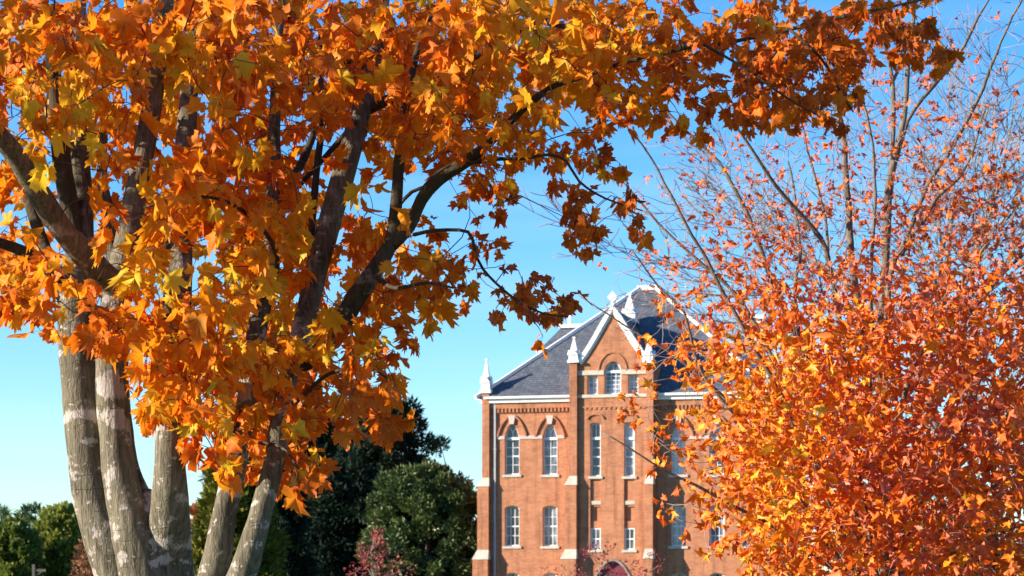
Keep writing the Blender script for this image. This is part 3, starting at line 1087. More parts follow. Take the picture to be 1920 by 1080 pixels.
def petioles(acc, A, B, r):
    for a, b in zip(A, B):
        d = b - a
        s = np.cross(d, (0.3, 0.5, 0.8))
        s = s / (np.linalg.norm(s) + 1e-9) * r
        u = np.cross(s, d)
        u = u / (np.linalg.norm(u) + 1e-9) * r
        v = np.array([a + s, a - s * 0.5 + u * 0.87, a - s * 0.5 - u * 0.87, b + s * 0.7, b + (-s * 0.5 + u * 0.87) * 0.7, b + (-s * 0.5 - u * 0.87) * 0.7])
        acc.add(v, np.array([0, 1, 4, 3, 1, 2, 5, 4, 2, 0, 3, 5]), np.array([4, 4, 4]))


def pix(P):
    """photo pixel of world points"""
    return 960 + P[:, 0] / P[:, 1] * F, HZ - (P[:, 2] - EYE) / P[:, 1] * F


# ------------------------------------------------------------------ foreground maple
Y0 = 12.9
random.seed(4)
rng = np.random.default_rng(11)
base = at(285, HZ, Y0)
base = Vector((base.x, Y0, 0))
maple = empty('maple_tree', base)
tag(maple, 'big many-stemmed maple with pale blotched trunks and orange and yellow leaves, leaning over the left', 'tree')


def W(px, py, w, dy=0.0):
    """traced point of the wood: pixel, width in pixels, depth offset"""
    Y = Y0 + dy
    return at(px, py, Y), w / 2 / F * Y


STEMS = [   # thick stems that rise from the fork, seen bare below the leaves
    [(285, 1735, 260), (288, 1600, 215), (290, 1400, 205), (285, 1240, 190), (275, 1150, 150), (262, 1085, 105)],
    [(280, 1330, 120, .05), (252, 1180, 112, -.02), (228, 1090, 100, -.08), (198, 1000, 88, -.10), (172, 910, 76, -.10), (156, 800, 70, -.08), (147, 690, 68, -.05),
     (143, 600, 72), (140, 540, 74, .03), (150, 470, 52, .1), (152, 380, 44, .18), (148, 280, 40, .25), (140, 160, 30, .3), (150, 20, 22, .4), (170, -200, 14, .5)],
    [(290, 1330, 130, -.02), (285, 1180, 110, -.12), (272, 1085, 100, -.18), (250, 1000, 82, -.2), (228, 910, 66, -.2), (214, 800, 60, -.2), (209, 690, 58, -.2), (213, 600, 56, -.18),
     (226, 520, 56, -.1), (243, 430, 46, 0), (257, 350, 40, .05), (274, 260, 40, .1), (288, 180, 36, .1), (305, 70, 30, 0), (320, -80, 24, -.1), (340, -350, 14, -.2)],
    [(300, 1300, 120, .15), (296, 1130, 105, .12), (290, 1000, 70, .2), (268, 945, 46, .3), (242, 880, 40, .35), (230, 810, 40, .4), (222, 700, 38, .42), (225, 560, 36, .45),
     (205, 420, 28, .5), (192, 330, 20, .6), (196, 200, 14, .7)],
    [(305, 1320, 130, -.02), (312, 1150, 115, -.02), (315, 1050, 92, -.10), (318, 960, 72, -.27), (319, 870, 61, -.36), (322, 780, 58, -.34), (328, 660, 55, -.25), (334, 540, 53, -.12),
     (336, 450, 48, .1), (342, 340, 40, .2), (350, 240, 38, .3), (360, 120, 32, .4), (385, -60, 24, .5), (410, -300, 14, .6)],
    [(290, 1180, 130, -.16), (284, 1060, 90, -.17), (279, 985, 62, -.17), (277, 940, 38, -.17), (276, 918, 16, -.16)],
    [(300, 1400, 80, -.1), (350, 1220, 60, -.3), (398, 1080, 54, -.42), (422, 960, 46, -.48), (435, 900, 44, -.48), (448, 840, 40, -.46), (460, 770, 38, -.42), (474, 670, 36, -.34),
     (490, 570, 38, -.2), (502, 490, 32, -.1), (511, 400, 28, 0), (514, 300, 24, .1), (516, 180, 20, .2), (525, 40, 16, .3), (545, -160, 10, .4)],
    [(310, 1400, 80, -.05), (385, 1210, 60, -.35), (452, 1080, 52, -.55), (476, 1008, 46, -.6), (494, 945, 42, -.6), (514, 865, 38, -.56), (525, 785, 37, -.48), (545, 690, 36, -.3),
     (570, 605, 40, -.1), (590, 520, 43, 0), (614, 430, 43, .05), (640, 340, 43, .1), (660, 270, 42, .15), (682, 190, 38, .2), (702, 90, 32, .3), (725, -60, 24, .4), (750, -300, 12, .5)],
]
LIMBS = [   # limbs branching off
    [(226, 545, 50, -.15), (200, 520, 48, -.25), (150, 470, 46, -.4), (103, 412, 44, -.55), (62, 345, 42, -.7), (20, 280, 40, -.85), (-60, 190, 34, -1.1), (-160, 80, 26, -1.4), (-260, -60, 14, -1.7)],
    [(135, 560, 40, 0), (100, 500, 26, .1), (78, 450, 24, .2), (58, 390, 22, .3), (28, 310, 18, .4), (-30, 200, 12, .6)],
    [(130, 550, 30, 0), (98, 512, 24, -.1), (45, 472, 22, -.25), (0, 455, 19, -.35), (-80, 420, 14, -.6), (-200, 380, 8, -.9)],
    [(148, 450, 34, .1), (125, 360, 36, .05), (113, 270, 36, 0), (106, 180, 30, -.05), (90, 60, 22, -.15), (60, -120, 12, -.3)],
    [(545, 690, 34, -.2), (595, 665, 36, -.3), (640, 605, 40, -.4), (668, 558, 38, -.45), (702, 508, 34, -.5), (735, 448, 27, -.5), (744, 370, 22, -.5), (748, 300, 20, -.5), (762, 190, 16, -.45), (790, 60, 10, -.4)],
    [(735, 460, 24, -.5), (768, 425, 22, -.55), (790, 375, 24, -.6), (822, 335, 28, -.65), (878, 300, 22, -.7), (930, 255, 17, -.8), (985, 200, 14, -.9), (1032, 165, 11, -1.0), (1080, 148, 9, -1.1), (1190, 112, 7, -1.2), (1320, 84, 6, -1.3)],
    [(690, 205, 22, .2), (760, 172, 18, .1), (806, 150, 17, 0), (868, 119, 15, -.1), (930, 82, 13, -.2), (1010, 40, 10, -.3), (1120, -10, 7, -.4)],
    [(705, 90, 20, .3), (735, 74, 17, .3), (776, 56, 14, .3), (850, 10, 10, .2), (930, -60, 6, .2)],
    [(1010, 40, 10, -.3), (1180, 75, 8, -.5), (1317, 86, 7, -.6), (1480, 55, 8, -.7), (1612, 24, 7, -.8), (1690, 8, 5, -.85), (1790, -14, 3, -.9)],
    [(776, 440, 8, -.6), (818, 432, 7, -.7), (878, 435, 6.5, -.8), (890, 470, 6, -.85), (906, 505, 5.5, -.9), (942, 542, 5, -.95), (980, 570, 4.5, -1), (1020, 588, 3.5, -1), (1066, 594, 2.5, -1)],
    [(880, 305, 9, -.7), (940, 298, 7, -.9), (982, 297, 6.5, -1), (1030, 290, 6, -1.1), (1062, 302, 5.5, -1.1), (1086, 340, 5, -1.15), (1135, 372, 4, -1.2), (1205, 395, 2.5, -1.2)],
    [(748, 385, 8, -.5), (772, 360, 7, -.55), (800, 350, 7, -.6)],
    [(582, 470, 14, .05), (590, 360, 14, .15), (600, 270, 13, .2), (614, 190, 10, .3), (640, 80, 7, .4)],
    [(560, 350, 8, .3), (605, 300, 10, .25), (645, 255, 12, .2), (662, 240, 14, .15)],
    [(515, 420, 20, 0), (545, 345, 18, .2), (575, 285, 15, .4), (600, 200, 11, .6), (600, 60, 7, .8)],
    [(690, 130, 14, .3), (650, 115, 9, .1), (600, 140, 6, -.1), (560, 175, 4, -.3)],
    [(1480, 55, 6, -.7), (1540, 110, 5, -.8), (1580, 180, 4, -.85), (1600, 210, 3, -.9)],
    [(1320, 84, 6, -1.3), (1400, 130, 5, -1.3), (1470, 180, 4, -1.3), (1530, 215, 3, -1.3)],
    [(490, 560, 14, -.2), (520, 500, 10, -.6), (500, 440, 9, -.9), (430, 380, 7, -1.2), (350, 370, 5, -1.4), (270, 390, 4, -1.5)],
    [(335, 560, 12, 0), (300, 610, 8, -.5), (250, 640, 6, -.8), (215, 650, 4, -.9)],
    [(455, 740, 12, -.35), (420, 700, 8, -.6), (370, 660, 6, -.8), (310, 640, 4, -.9)],
    [(520, 790, 12, -.25), (570, 740, 9, -.6), (620, 700, 7, -.8), (690, 690, 5, -.9), (740, 720, 3, -1)],
    [(442, 830, 10, -.35), (480, 830, 8, -.6), (530, 840, 6, -.8), (560, 880, 4, -.9)],
    [(700, 515, 10, -.5), (740, 540, 8, -.8), (800, 530, 6, -1), (850, 540, 4, -1.1)],
]
nodes = []
tr_acc = Acc()
for s in STEMS:
    pr = [W(q[0], q[1], q[2], q[3] if len(q) > 3 else 0) for q in s]
    pts, rad = catmull([p for p, _ in pr], [r for _, r in pr], 0.035)
    v, l, c = tube_arrays(pts, rad, 22, 0.075, 4.5)
    tr_acc.add(v, l, c)
    nodes += [tuple(p) for p in pts if p.z > 2.9][::3]
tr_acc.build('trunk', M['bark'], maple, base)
for s in LIMBS:
    pr = [W(*q) for q in s]
    pts, rad = catmull([p for p, _ in pr], [r for _, r in pr], 0.05)
    a = Acc()
    a.add(*tube_arrays(pts, rad, 14 if rad[0] > 0.03 else 7, 0.08, 5.0))
    a.build('limb', M['bark' if s is LIMBS[0] else 'bark_shaded'], maple, base)  # first limb takes the sunlit bark colour, the others the shade-darkened copy
    nodes += [tuple(p) for p in pts][::2]

GL = ['9' * 30 + '47334' + '8' + '7755' + '6664' + '0000',
      '9' * 29 + '8586578' + '999866' + '55' + '1' + '000',
      '9' * 30 + '788888' + '9999' + '75443' + '000',
      '888' + '9' * 26 + '8676678' + '9998' + '42001200',
      '776888667588' + '6677' + '888888888' + '64587676568' + '8986' + '10000000',
      '876766344466' + '5567' + '858888888' + '42266452244' + '7741',
      '743434223366' + '3434' + '367788777' + '55441110221',
      '453313167787' + '6543' + '156655552' + '35541000100',
      '554332588888' + '7631' + '121001451' + '46641000000',
      '333344788899' + '8631' + '352103431' + '26663100000',
      '212332688899' + '9863' + '444310410' + '15764100000',
      '553223455588' + '9874' + '554321440' + '01341000000',
      '764222653478' + '8754' + '445655451' + '10000000000',
      '543135232468' + '7545' + '646666334' + '32',
      '144133267888' + '7667' + '536543145' + '54',
      '011055688998' + '8776' + '554310000' + '20',
      '000035688899' + '8886' + '453',
      '000003278888' + '8886' + '562',
      '000001167778' + '8776' + '654',
      '000000065458' + '7455' + '343',
      '000000001346' + '5523' + '1',
      '000000000055' + '4630',
      '000000000042' + '4520']
# hue of the leaves: x, y, radius, tone shift
TONES = [(140, 200, 90, .30), (270, 490, 60, .36), (350, 140, 60, .36), (480, 570, 120, .20), (1010, 70, 130, .26), (640, 60, 80, .05),
         (575, 425, 40, .3), (300, 400, 100, .10), (1540, 130, 160, -.26), (1130, 390, 110, -.24), (700, 120, 170, -.07), (1330, 90, 90, -.12),
         (950, 470, 130, -.16), (1020, 570, 90, -.26), (880, 420, 60, -.14), (60, 330, 60, .24), (420, 500, 50, .25), (640, 720, 130, -.08),
         (560, 880, 80, -.10), (60, 520, 70, .06), (800, 560, 90, .02), (1700, 60, 100, -.22), (300, 700, 80, .06), (600, 620, 70, .12)]


def tone_at(px, py, b):
    t = np.full(len(px), b)
    for x, y, r, d in TONES:
        t += d * np.exp(-((px - x) ** 2 + (py - y) ** 2) / (r * r))
    return t


CLEAR = [[(690, 170), (660, 270), (640, 340), (614, 430), (596, 500), (574, 595)], [(292, 165), (274, 260), (257, 350), (244, 430)],
         [(748, 310), (742, 400)], [(830, 332), (790, 375), (768, 425)], [(705, 505), (664, 562)], [(15, 275), (62, 345), (103, 412), (150, 470), (195, 515)],
         [(140, 265), (150, 330), (150, 420)], [(336, 425), (334, 540), (330, 590)], [(348, 175), (350, 240)], [(514, 265), (513, 310)], [(0, 455), (45, 472)],
         [(590, 300), (596, 340)], [(490, 560), (484, 600)], [(435, 890), (422, 960)], [(514, 800), (500, 930)], [(318, 800), (318, 860)]]


def near_clear(px, py, lim=34):
    for pl in CLEAR:
        for (ax, ay), (bx_, by_) in zip(pl[:-1], pl[1:]):
            t = max(0, min(1, ((px - ax) * (bx_ - ax) + (py - ay) * (by_ - ay)) / ((bx_ - ax) ** 2 + (by_ - ay) ** 2)))
            if math.hypot(px - ax - t * (bx_ - ax), py - ay - t * (by_ - ay)) < lim: return True
    return False


cent = []
CPC = 6.5
for r_i, row in enumerate(GL):
    for c_i, ch in enumerate(row.ljust(48, '0')):
        d = int(ch)
        if not d: continue
        for _ in range(rng.poisson(CPC * (d / 9.0) ** 1.45 * (1.7 if r_i > 18 or (9 < r_i < 15 and c_i < 6) else 1.0))):
            px, py = (c_i + rng.random()) * 40, (r_i + rng.random()) * 40 - 8
            lo, hi = (-1.7, 2.2) if py < 280 else (-1.3, 1.3)
            if 90 < px < 420 and py > 240: lo, hi = -1.6, -0.35      # these sprays hang in front of the stems
            if px > 1100: lo, hi = -1.5, 0.4
            dy = rng.uniform(lo, hi)
            if near_clear(px, py) and rng.random() < 0.9: dy = rng.uniform(0.55, 2.2)      # behind the limb
            cent.append(at(px, py, Y0 + dy))
# the rest of the crown, above and to the left of the picture
k = 0
while k < 560:
    p = rng.uniform(-1, 1, 3)
    rr0 = np.linalg.norm(p)
    if rr0 > 1 or rr0 < 0.45: continue
    q = np.array((base.x, Y0 + 0.1, 6.0)) + p * np.array((4.0, 3.4, 3.6))
    if q[2] < 4.3 + 0.12 * (q[0] - base.x): continue
    X, Yp = 960 + q[0] / q[1] * F, HZ - (q[2] - EYE) / q[1] * F
    if Yp > -30 and X > -30: continue
    cent.append(Vector(q))
    k += 1
k = 0
while k < 420:      # unseen sun-side leaf sprays, added to shade the upper trunk and limbs
    q = np.array((rng.uniform(-7.2, -3.2), rng.uniform(9.4, 13.6), rng.uniform(4.2, 7.4)))
    X, Yp = 960 + q[0] / q[1] * F, HZ - (q[2] - EYE) / q[1] * F
    if Yp > -30 and X > -30: continue
    cent.append(Vector(q))
    k += 1
cent = np.array([tuple(c) for c in cent])
tw_acc = Acc()
root = np.array(at(285, 1150, Y0))
dirs = grow_twigs(np.array(nodes), cent, rng, tw_acc, root, 0.0017, sag=0.10, r_gain=0.006, maxr=0.010)
per = rng.integers(2, 5, len(cent))
cpx, cpy = pix(cent)
per = per + ((cpx > 830) & (cpy > 215) | (cpx > 1120)).astype(int)
idx = np.repeat(np.arange(len(cent)), per)
n = len(idx)
A = cent[idx]
spread = norm_rows(dirs[idx] * 0.5 + rng.normal(0, 0.65, (n, 3)) + np.array((0, 0, -0.45)))
pet = rng.uniform(0.02, 0.06, n)[:, None]
Bp = A + spread * pet
T = norm_rows(spread * 0.55 + np.array((0, 0, -0.75)) + rng.normal(0, 0.38, (n, 3)))
Nn = rng.normal(0, 1, (n, 3)) + np.array((-0.25, -0.55, 0.35))
S = np.clip(rng.normal(0.085, 0.026, n), 0.04, 0.14)
px, py = pix(Bp)
S = S * np.where((px > 830) & (py > 215) | (px > 1120), 0.70, 1.0) * np.where(py > 0, 1.0, 1.1)
ctone = rng.normal(0, 0.13, len(cent))[idx]
tone = np.clip(tone_at(px, py, 0.49) + ctone + rng.normal(0, 0.10, n), 0.02, 0.88)
petioles(tw_acc, A, Bp, 0.0011)
tw_acc.build('twigs', M['twig'], maple, base)
leaf_mesh('crown', Bp, T, Nn, S, tone, M['leaf'], maple, base, HALF, rng, curl=0.9, fold=0.35, wave=0.09)

# ------------------------------------------------------------------ slender red maple on the right
Y1 = 19.0
rng = np.random.default_rng(23)
base1 = Vector(((1655 - 960) / F * Y1, Y1, 0))
red = empty('maple_tree', base1)
tag(red, 'slender red maple, thin grey stems above a dense fiery orange lower crown', 'tree')


def W1(px, py, w, dy=0.0):
    Y = Y1 + dy
    return at(px, py, Y), w / 2 / F * Y


FORK = (1652, 1130)
STEM1 = [
    [(1655, 1540, 62), (1653, 1350, 50), (1652, 1200, 44), (1656, 1080, 26), (1662, 960, 22), (1668, 860, 20), (1655, 760, 20), (1648, 640, 20), (1656, 540, 20), (1664, 440, 19), (1668, 340, 18),
     (1682, 270, 14), (1697, 200, 12), (1704, 110, 11), (1716, 20, 9), (1730, -120, 6)],
    [(1652, 1150, 26, .1), (1646, 1040, 18, .2), (1645, 940, 16, .3), (1640, 800, 16, .35), (1622, 660, 17, .4), (1606, 560, 17, .4), (1594, 430, 16, .4), (1587, 330, 15, .4), (1578, 250, 13, .4), (1566, 190, 10, .4), (1545, 60, 6, .4)],
    [(1648, 1120, 22, -.1), (1625, 980, 16, -.3), (1600, 820, 15, -.5), (1580, 640, 14, -.6), (1556, 500, 13, -.7), (1538, 445, 12, -.75), (1474, 370, 10, -.9), (1436, 322, 8, -1), (1380, 240, 6, -1.1), (1330, 170, 4, -1.2)],
    [(1640, 1110, 22, .2), (1600, 960, 16, .3), (1555, 800, 14, .4), (1500, 640, 13, .5), (1440, 507, 12, .6), (1398, 398, 10, .6), (1360, 320, 8, .6), (1312, 268, 7, .6), (1240, 200, 4, .6)],
    [(1630, 1110, 18, -.3), (1560, 950, 13, -.6), (1490, 800, 12, -.9), (1420, 660, 10, -1.1), (1350, 540, 9, -1.2), (1322, 487, 8, -1.2), (1262, 372, 6, -1.3), (1222, 295, 5, -1.3), (1170, 225, 3, -1.4)],
    [(1625, 1105, 16, .0), (1540, 900, 12, .2), (1460, 700, 10, .3), (1410, 590, 9, .4), (1360, 530, 8, .4), (1260, 445, 6, .4), (1200, 377, 5, .4), (1160, 330, 3, .4)],
    [(1600, 1100, 16, -.4), (1500, 930, 12, -.7), (1420, 820, 10, -.9), (1370, 765, 9, -1), (1312, 687, 7, -1.1), (1280, 590, 6, -1.2), (1235, 540, 5, -1.2), (1185, 470, 3, -1.3)],
    [(1610, 1080, 14, .3), (1480, 900, 10, .2), (1390, 780, 8, 0), (1330, 720, 7, -.1), (1222, 637, 5, -.2), (1140, 590, 3.5, -.2), (1085, 556, 2.5, -.2)],
    [(1600, 1100, 14, -.2), (1500, 1020, 11, -.7), (1436, 980, 9, -1), (1322, 922, 7, -1.2), (1232, 873, 5, -1.3), (1130, 810, 3, -1.4)],
    [(1655, 720, 15, -.1), (1668, 520, 14, -.3), (1700, 460, 12, -.4), (1738, 407, 11, -.5), (1758, 368, 9, -.5), (1800, 332, 7, -.5), (1823, 282, 5, -.6), (1850, 200, 3, -.6)],
    [(1664, 900, 15, .1), (1700, 720, 13, .0), (1760, 627, 11, -.2), (1828, 574, 9, -.3), (1885, 510, 8, -.4), (1960, 440, 5, -.5)],
    [(1668, 350, 10, 0), (1700, 226, 9, .1), (1745, 165, 9, .2), (1790, 112, 8, .3), (1822, 60, 7, .3), (1850, 10, 5, .3), (1890, -80, 3, .3)],
    [(1690, 480, 12, .2), (1740, 350, 10, .4), (1815, 222, 9, .6), (1852, 142, 8, .6), (1880, 78, 6, .6), (1912, 2, 5, .6), (1950, -100, 3, .6)],
    [(1656, 1100, 18, .3), (1720, 960, 14, .5), (1775, 897, 13, .6), (1842, 830, 11, .7), (1900, 770, 8, .8), (1980, 690, 5, .9)],
    [(1655, 1150, 18, -.2), (1695, 1057, 14, -.5), (1760, 1000, 12, -.8), (1810, 950, 10, -1), (1880, 900, 7, -1.1), (1960, 840, 4, -1.2)],
    [(1660, 1160, 16, .2), (1700, 1072, 12, 0), (1770, 1042, 11, -.3), (1840, 1012, 9, -.5), (1920, 985, 6, -.7)],
    [(1664, 440, 10, 0), (1673, 330, 11, .2), (1674, 250, 11, .3), (1675, 155, 10, .3), (1661, 88, 6, .3), (1650, 20, 4, .3)],
    [(1675, 155, 8, .3), (1692, 112, 7, .35), (1706, 60, 4, .4)],
    [(1640, 640, 12, -.3), (1632, 520, 9, -.5), (1643, 400, 8, -.6), (1640, 330, 7, -.6), (1628, 220, 5, -.7), (1605, 120, 3, -.7)],
    [(1556, 500, 8, -.7), (1545, 400, 7, -.6), (1525, 330, 6, -.5), (1505, 240, 4, -.4)],
    [(1500, 640, 10, .5), (1492, 540, 9, .7), (1500, 470, 7, .8), (1492, 380, 6, .9), (1478, 300, 4, 1)],
]
nodes = []
ta = Acc()
for s in STEM1:
    pr = [W1(q[0], q[1], q[2] * 0.82, q[3] if len(q) > 3 else 0) for q in s]
    pts, rad = catmull([p for p, _ in pr], [r for _, r in pr], 0.10)
    pts = [p + noise.noise_vector(p * 2.3) * 0.024 + noise.noise_vector(p * 7.0) * 0.010 for p in pts]
    ta.add(*tube_arrays(pts, rad, 9, 0.06, 4.0))
    nodes += [tuple(p) for p in pts if p.z > 1.9][::2]
ta.build('trunk', M['bark_grey'], red, base1)

GR = ['000000000000000111111', '000000000000000111111', '000000000000001111112', '000000000000011121111', '000000111111112122222',
      '000011122222222333322', '000112222333332333333', '000112233433333455564', '001112233333333456775', '001112334433334567776',
      '001112334443334667766', '001122344433334667755', '012233444444444667765', '001234455566556677777', '000122345667788888876',
      '000112346788899987777', '000223456789988766777', '000123346899987667766', '001212347999997666667', '001122456999999887888',
      '001222479999999999999', '000123479999999999999', '000012479999999999999', '000012468999999899998', '000011457999999798887',
      '000001236999999799888', '000000013799998799767', '000000013689998788777', '000000002578887677666']
cent = []
for r_i, row in enumerate(GR):
    for c_i, ch in enumerate(row + '665544'):
        d = int(ch)
        if c_i > 20: d = max(0, int(row[-1]) - (c_i - 20))
        if not d: continue
        for _ in range(rng.poisson((18.5 if r_i > 7 else 12.0) * (d / 9.0) ** 1.2)):
            px, py = 1080 + (c_i + rng.random()) * 40, (r_i + rng.random()) * 40
            w = 0.9 if py < 480 else 2.1
            cent.append(at(px, py, Y1 + rng.uniform(-w, w)))
cent = np.array([tuple(c) for c in cent])
tw_acc = Acc()
root = np.array(at(*FORK, Y1))
leafy_n = len(cent)
bare = []
while len(bare) < 900:      # twigs of the upper crown that have already dropped their leaves
    px, py = rng.uniform(1100, 1960), rng.uniform(-20, 640)
    if py < 560 - (px - 1080) * 0.9 or px < 1100 + (py - 560) * 0.2: continue
    bare.append(tuple(at(px, py, Y1 + rng.uniform(-1.1, 1.1))))
cent = np.concatenate([cent, np.array(bare)])
dirs = grow_twigs(np.array(nodes), cent, rng, tw_acc, root, 0.0021, sides=3, sag=-0.02, r_gain=0.005, maxr=0.009)
cx_, cy_ = pix(cent)
dens = np.clip((cy_ - 420) / 250, 0, 1)
per = rng.integers(1, 4, len(cent)) + (rng.random(len(cent)) < dens * 0.7).astype(int)
per[leafy_n:] = 0
idx = np.repeat(np.arange(len(cent)), per)
n = len(idx)
A = cent[idx]
spread = norm_rows(dirs[idx] * 0.4 + rng.normal(0, 0.8, (n, 3)))
Bp = A + spread * rng.uniform(0.015, 0.06, n)[:, None]
T = norm_rows(spread * 0.7 + np.array((0, 0, -0.35)) + rng.normal(0, 0.5, (n, 3)))
Nn = rng.normal(0, 1, (n, 3)) + np.array((-0.3, -0.4, 0.4))
px, py = pix(Bp)
low = np.clip((py - 430) / 220, 0, 1)
S = np.clip(rng.normal(0.047 + 0.034 * low, 0.017, n), 0.026, 0.13)
S = S * np.where(px < 1290, 0.8, 1.0)
tone = 0.26 + 0.30 * low
for x, y, r, d in ((1470, 800, 170, .11), (1500, 960, 120, .08), (1790, 900, 180, -.13), (1850, 740, 120, -.13), (1640, 1000, 110, -.12), (1800, 330, 110, .10), (1620, 900, 80, -.12), (1880, 960, 90, .05), (1720, 760, 120, -.06), (1660, 620, 90, -.05)):
    tone = tone + d * np.exp(-((px - x) ** 2 + (py - y) ** 2) / (r * r))
tone = np.clip(tone + rng.normal(0, 0.09, len(cent))[idx] + rng.normal(0, 0.13, n), 0.02, 0.98)
tw_acc.build('twigs', M['twig_grey'], red, base1)
leaf_mesh('crown', Bp, T, Nn, S, tone, M['leaf_red'], red, base1, HALF_S, rng, curl=1.6, fold=0.5, wave=0.12)


# ------------------------------------------------------------------ background trees and shrubs
def flakes(P, D, N, L, Wd, tone):
    """small pointed leaf faces: position, direction, normal, length, width"""
    D = norm_rows(D)
    B = norm_rows(np.cross(D, N))
    n = len(P)
    V = np.stack([P, P + D * L[:, None] * 0.5 + B * Wd[:, None] * 0.5, P + D * L[:, None], P + D * L[:, None] * 0.5 - B * Wd[:, None] * 0.5], 1)
    return V.reshape(-1, 3), np.arange(n * 4), np.full(n, 4), tone


def bg_tree(name, label, cat, px, Y, prof, mat, seed, clusters=60, leaves=110, size=(0.25, 0.16), cl_r=0.16, group=None, trunk_r=0.2,
            tone_mu=0.5, fill=0.35, up=0.2, bark='bark_far', flat=1.0):
    """prof: (row in the photo, half width in photo pixels) from top to bottom"""
    rg = np.random.default_rng(seed)
    k = Y / F
    xb = (px - 960) * k
    e = empty(name, (xb, Y, 0))
    tag(e, label, cat, group)
    zs = np.array([EYE + (HZ - p[0]) * k for p in prof])
    rs = np.array([p[1] * k for p in prof])
    order = np.argsort(zs)
    zs, rs = zs[order], rs[order]
    zt = np.linspace(zs[0], zs[-1], 200)
    rt_ = np.interp(zt, zs, rs)
    w = rt_ + 0.15 * rs.max()
    z = rg.choice(zt, clusters, p=w / w.sum())
    rr_ = np.interp(z, zs, rs)
    th = rg.uniform(0, 2 * np.pi, clusters)
    q = np.sqrt(rg.uniform(fill * fill, 1, clusters)) * rg.uniform(0.85, 1.12, clusters)
    C = np.stack([xb + rr_ * q * np.cos(th), Y + rr_ * q * np.sin(th), z], 1)
    cr = cl_r * rs.max() * rg.uniform(0.6, 1.3, clusters)
    idx = np.repeat(np.arange(clusters), leaves)
    n = len(idx)
    u = norm_rows(rg.normal(0, 1, (n, 3)))
    u[:, 2] *= flat
    P = C[idx] + u * (cr[idx] * rg.uniform(0.35, 1.0, n) ** 0.6)[:, None]
    P[:, 2] = np.maximum(P[:, 2], 0.1)
    outw = norm_rows(P - np.array((xb, Y, zs.mean())))
    D = u * 0.6 + outw * 0.5 + rg.normal(0, 0.5, (n, 3)) + np.array((0, 0, up))
    N = rg.normal(0, 1, (n, 3))
    L = rg.uniform(0.6, 1.4, n) * size[0]
    Wd = rg.uniform(0.6, 1.4, n) * size[1]
    tone = np.clip(tone_mu + rg.normal(0, 0.16, clusters)[idx] + rg.normal(0, 0.16, n), 0, 1)
    V, l, c, tn = flakes(P, D, N, L, Wd, tone)
    # trunk and limbs into the clusters
    a = Acc()
    top = zs[-1] - 0.12 * (zs[-1] - zs[0])
    lean = rg.normal(0, 0.02, 2)
    tp = [Vector((xb + lean[0] * zz * 2 + 0.05 * math.sin(zz), Y + lean[1] * zz, zz)) for zz in np.linspace(0, top, 9)]
    a.add(*tube_arrays(tp, list(np.linspace(trunk_r, trunk_r * 0.15, 9)), 8, 0.08, 2))
    for i in rg.choice(clusters, min(clusters, 40), replace=False):
        zz = min(max(C[i][2] - 0.5 * np.hypot(C[i][0] - xb, C[i][1] - Y), 0.3), top * 0.95)
        s = Vector((xb + lean[0] * zz * 2 + 0.05 * math.sin(zz), Y + lean[1] * zz, zz))
        c3 = Vector(C[i])
        m = (s + c3) / 2 + Vector((0, 0, 0.06 * (c3 - s).length))
        a.add(*tube_arrays([s, m, c3], [trunk_r * 0.28, trunk_r * 0.18, trunk_r * 0.05], 5))
    a.build('trunk', M[bark], e, (xb, Y, 0))
    np_mesh('crown', V, l, c, M[mat], e, False, face_attr={'tone': tn}, origin=(xb, Y, 0))
    return e


BG = 1190
# dark conifers left of the hall
bg_tree('conifer_tree', 'tall dark conifer with flat top, rising highest behind the hanging orange leaves', 'tree', 725, 190,
        [(738, 8), (765, 45), (800, 72), (860, 80), (950, 90), (1080, 95), (BG, 80)], 'leaf_dark', 1, 320, 220, (0.50, 0.16), 0.17, trunk_r=0.35, tone_mu=0.5, fill=0.25, up=0.1)
bg_tree('conifer_tree', 'dark conifer in deep shade just right of the slender maple stems', 'tree', 590, 178,
        [(765, 8), (800, 50), (850, 80), (950, 95), (1080, 100), (BG, 90)], 'leaf_dark', 2, 300, 220, (0.48, 0.16), 0.17, trunk_r=0.35, tone_mu=0.35, fill=0.25, up=0.1)
bg_tree('conifer_tree', 'low black-green conifer filling the gap behind the pink shrub', 'tree', 655, 172,
        [(860, 10), (900, 60), (980, 90), (1080, 95), (BG, 90)], 'leaf_dark', 3, 240, 220, (0.46, 0.16), 0.18, trunk_r=0.3, tone_mu=0.3, fill=0.2, up=0.1)
bg_tree('cedar_tree', 'olive green cedar with sunlit left edge, seen between the pale maple stems', 'tree', 442, 100,
        [(800, 6), (850, 30), (900, 48), (960, 66), (1040, 80), (1100, 84), (BG, 78)], 'leaf_cedar', 4, 300, 110, (0.36, 0.13), 0.15, trunk_r=0.25, tone_mu=0.5, fill=0.3, up=0.5)
bg_tree('cedar_tree', 'shaded black-green cedar just right of the sunlit olive cedar', 'tree', 510, 106,
        [(835, 6), (890, 40), (960, 60), (1080, 70), (BG, 70)], 'leaf_dark', 5, 240, 150, (0.36, 0.13), 0.16, trunk_r=0.25, tone_mu=0.45, fill=0.3, up=0.5)
bg_tree('magnolia_tree', 'broad round dark green magnolia against the left edge of the brick hall', 'tree', 800, 166,
        [(884, 36), (902, 74), (940, 100), (990, 108), (1060, 112), (1130, 108), (BG, 90)], 'leaf_magnolia', 6, 380, 240, (0.34, 0.16), 0.15, trunk_r=0.35, tone_mu=0.7, fill=0.3)
bg_tree('pine_tree', 'small wispy pine tip poking up above the magnolia beside the sky', 'tree', 822, 190,
        [(828, 3), (850, 16), (880, 22), (940, 30), (1080, 36), (BG, 36)], 'leaf_pine', 7, 60, 80, (0.6, 0.12), 0.4, trunk_r=0.2, tone_mu=0.3, fill=0.1, up=0.1)
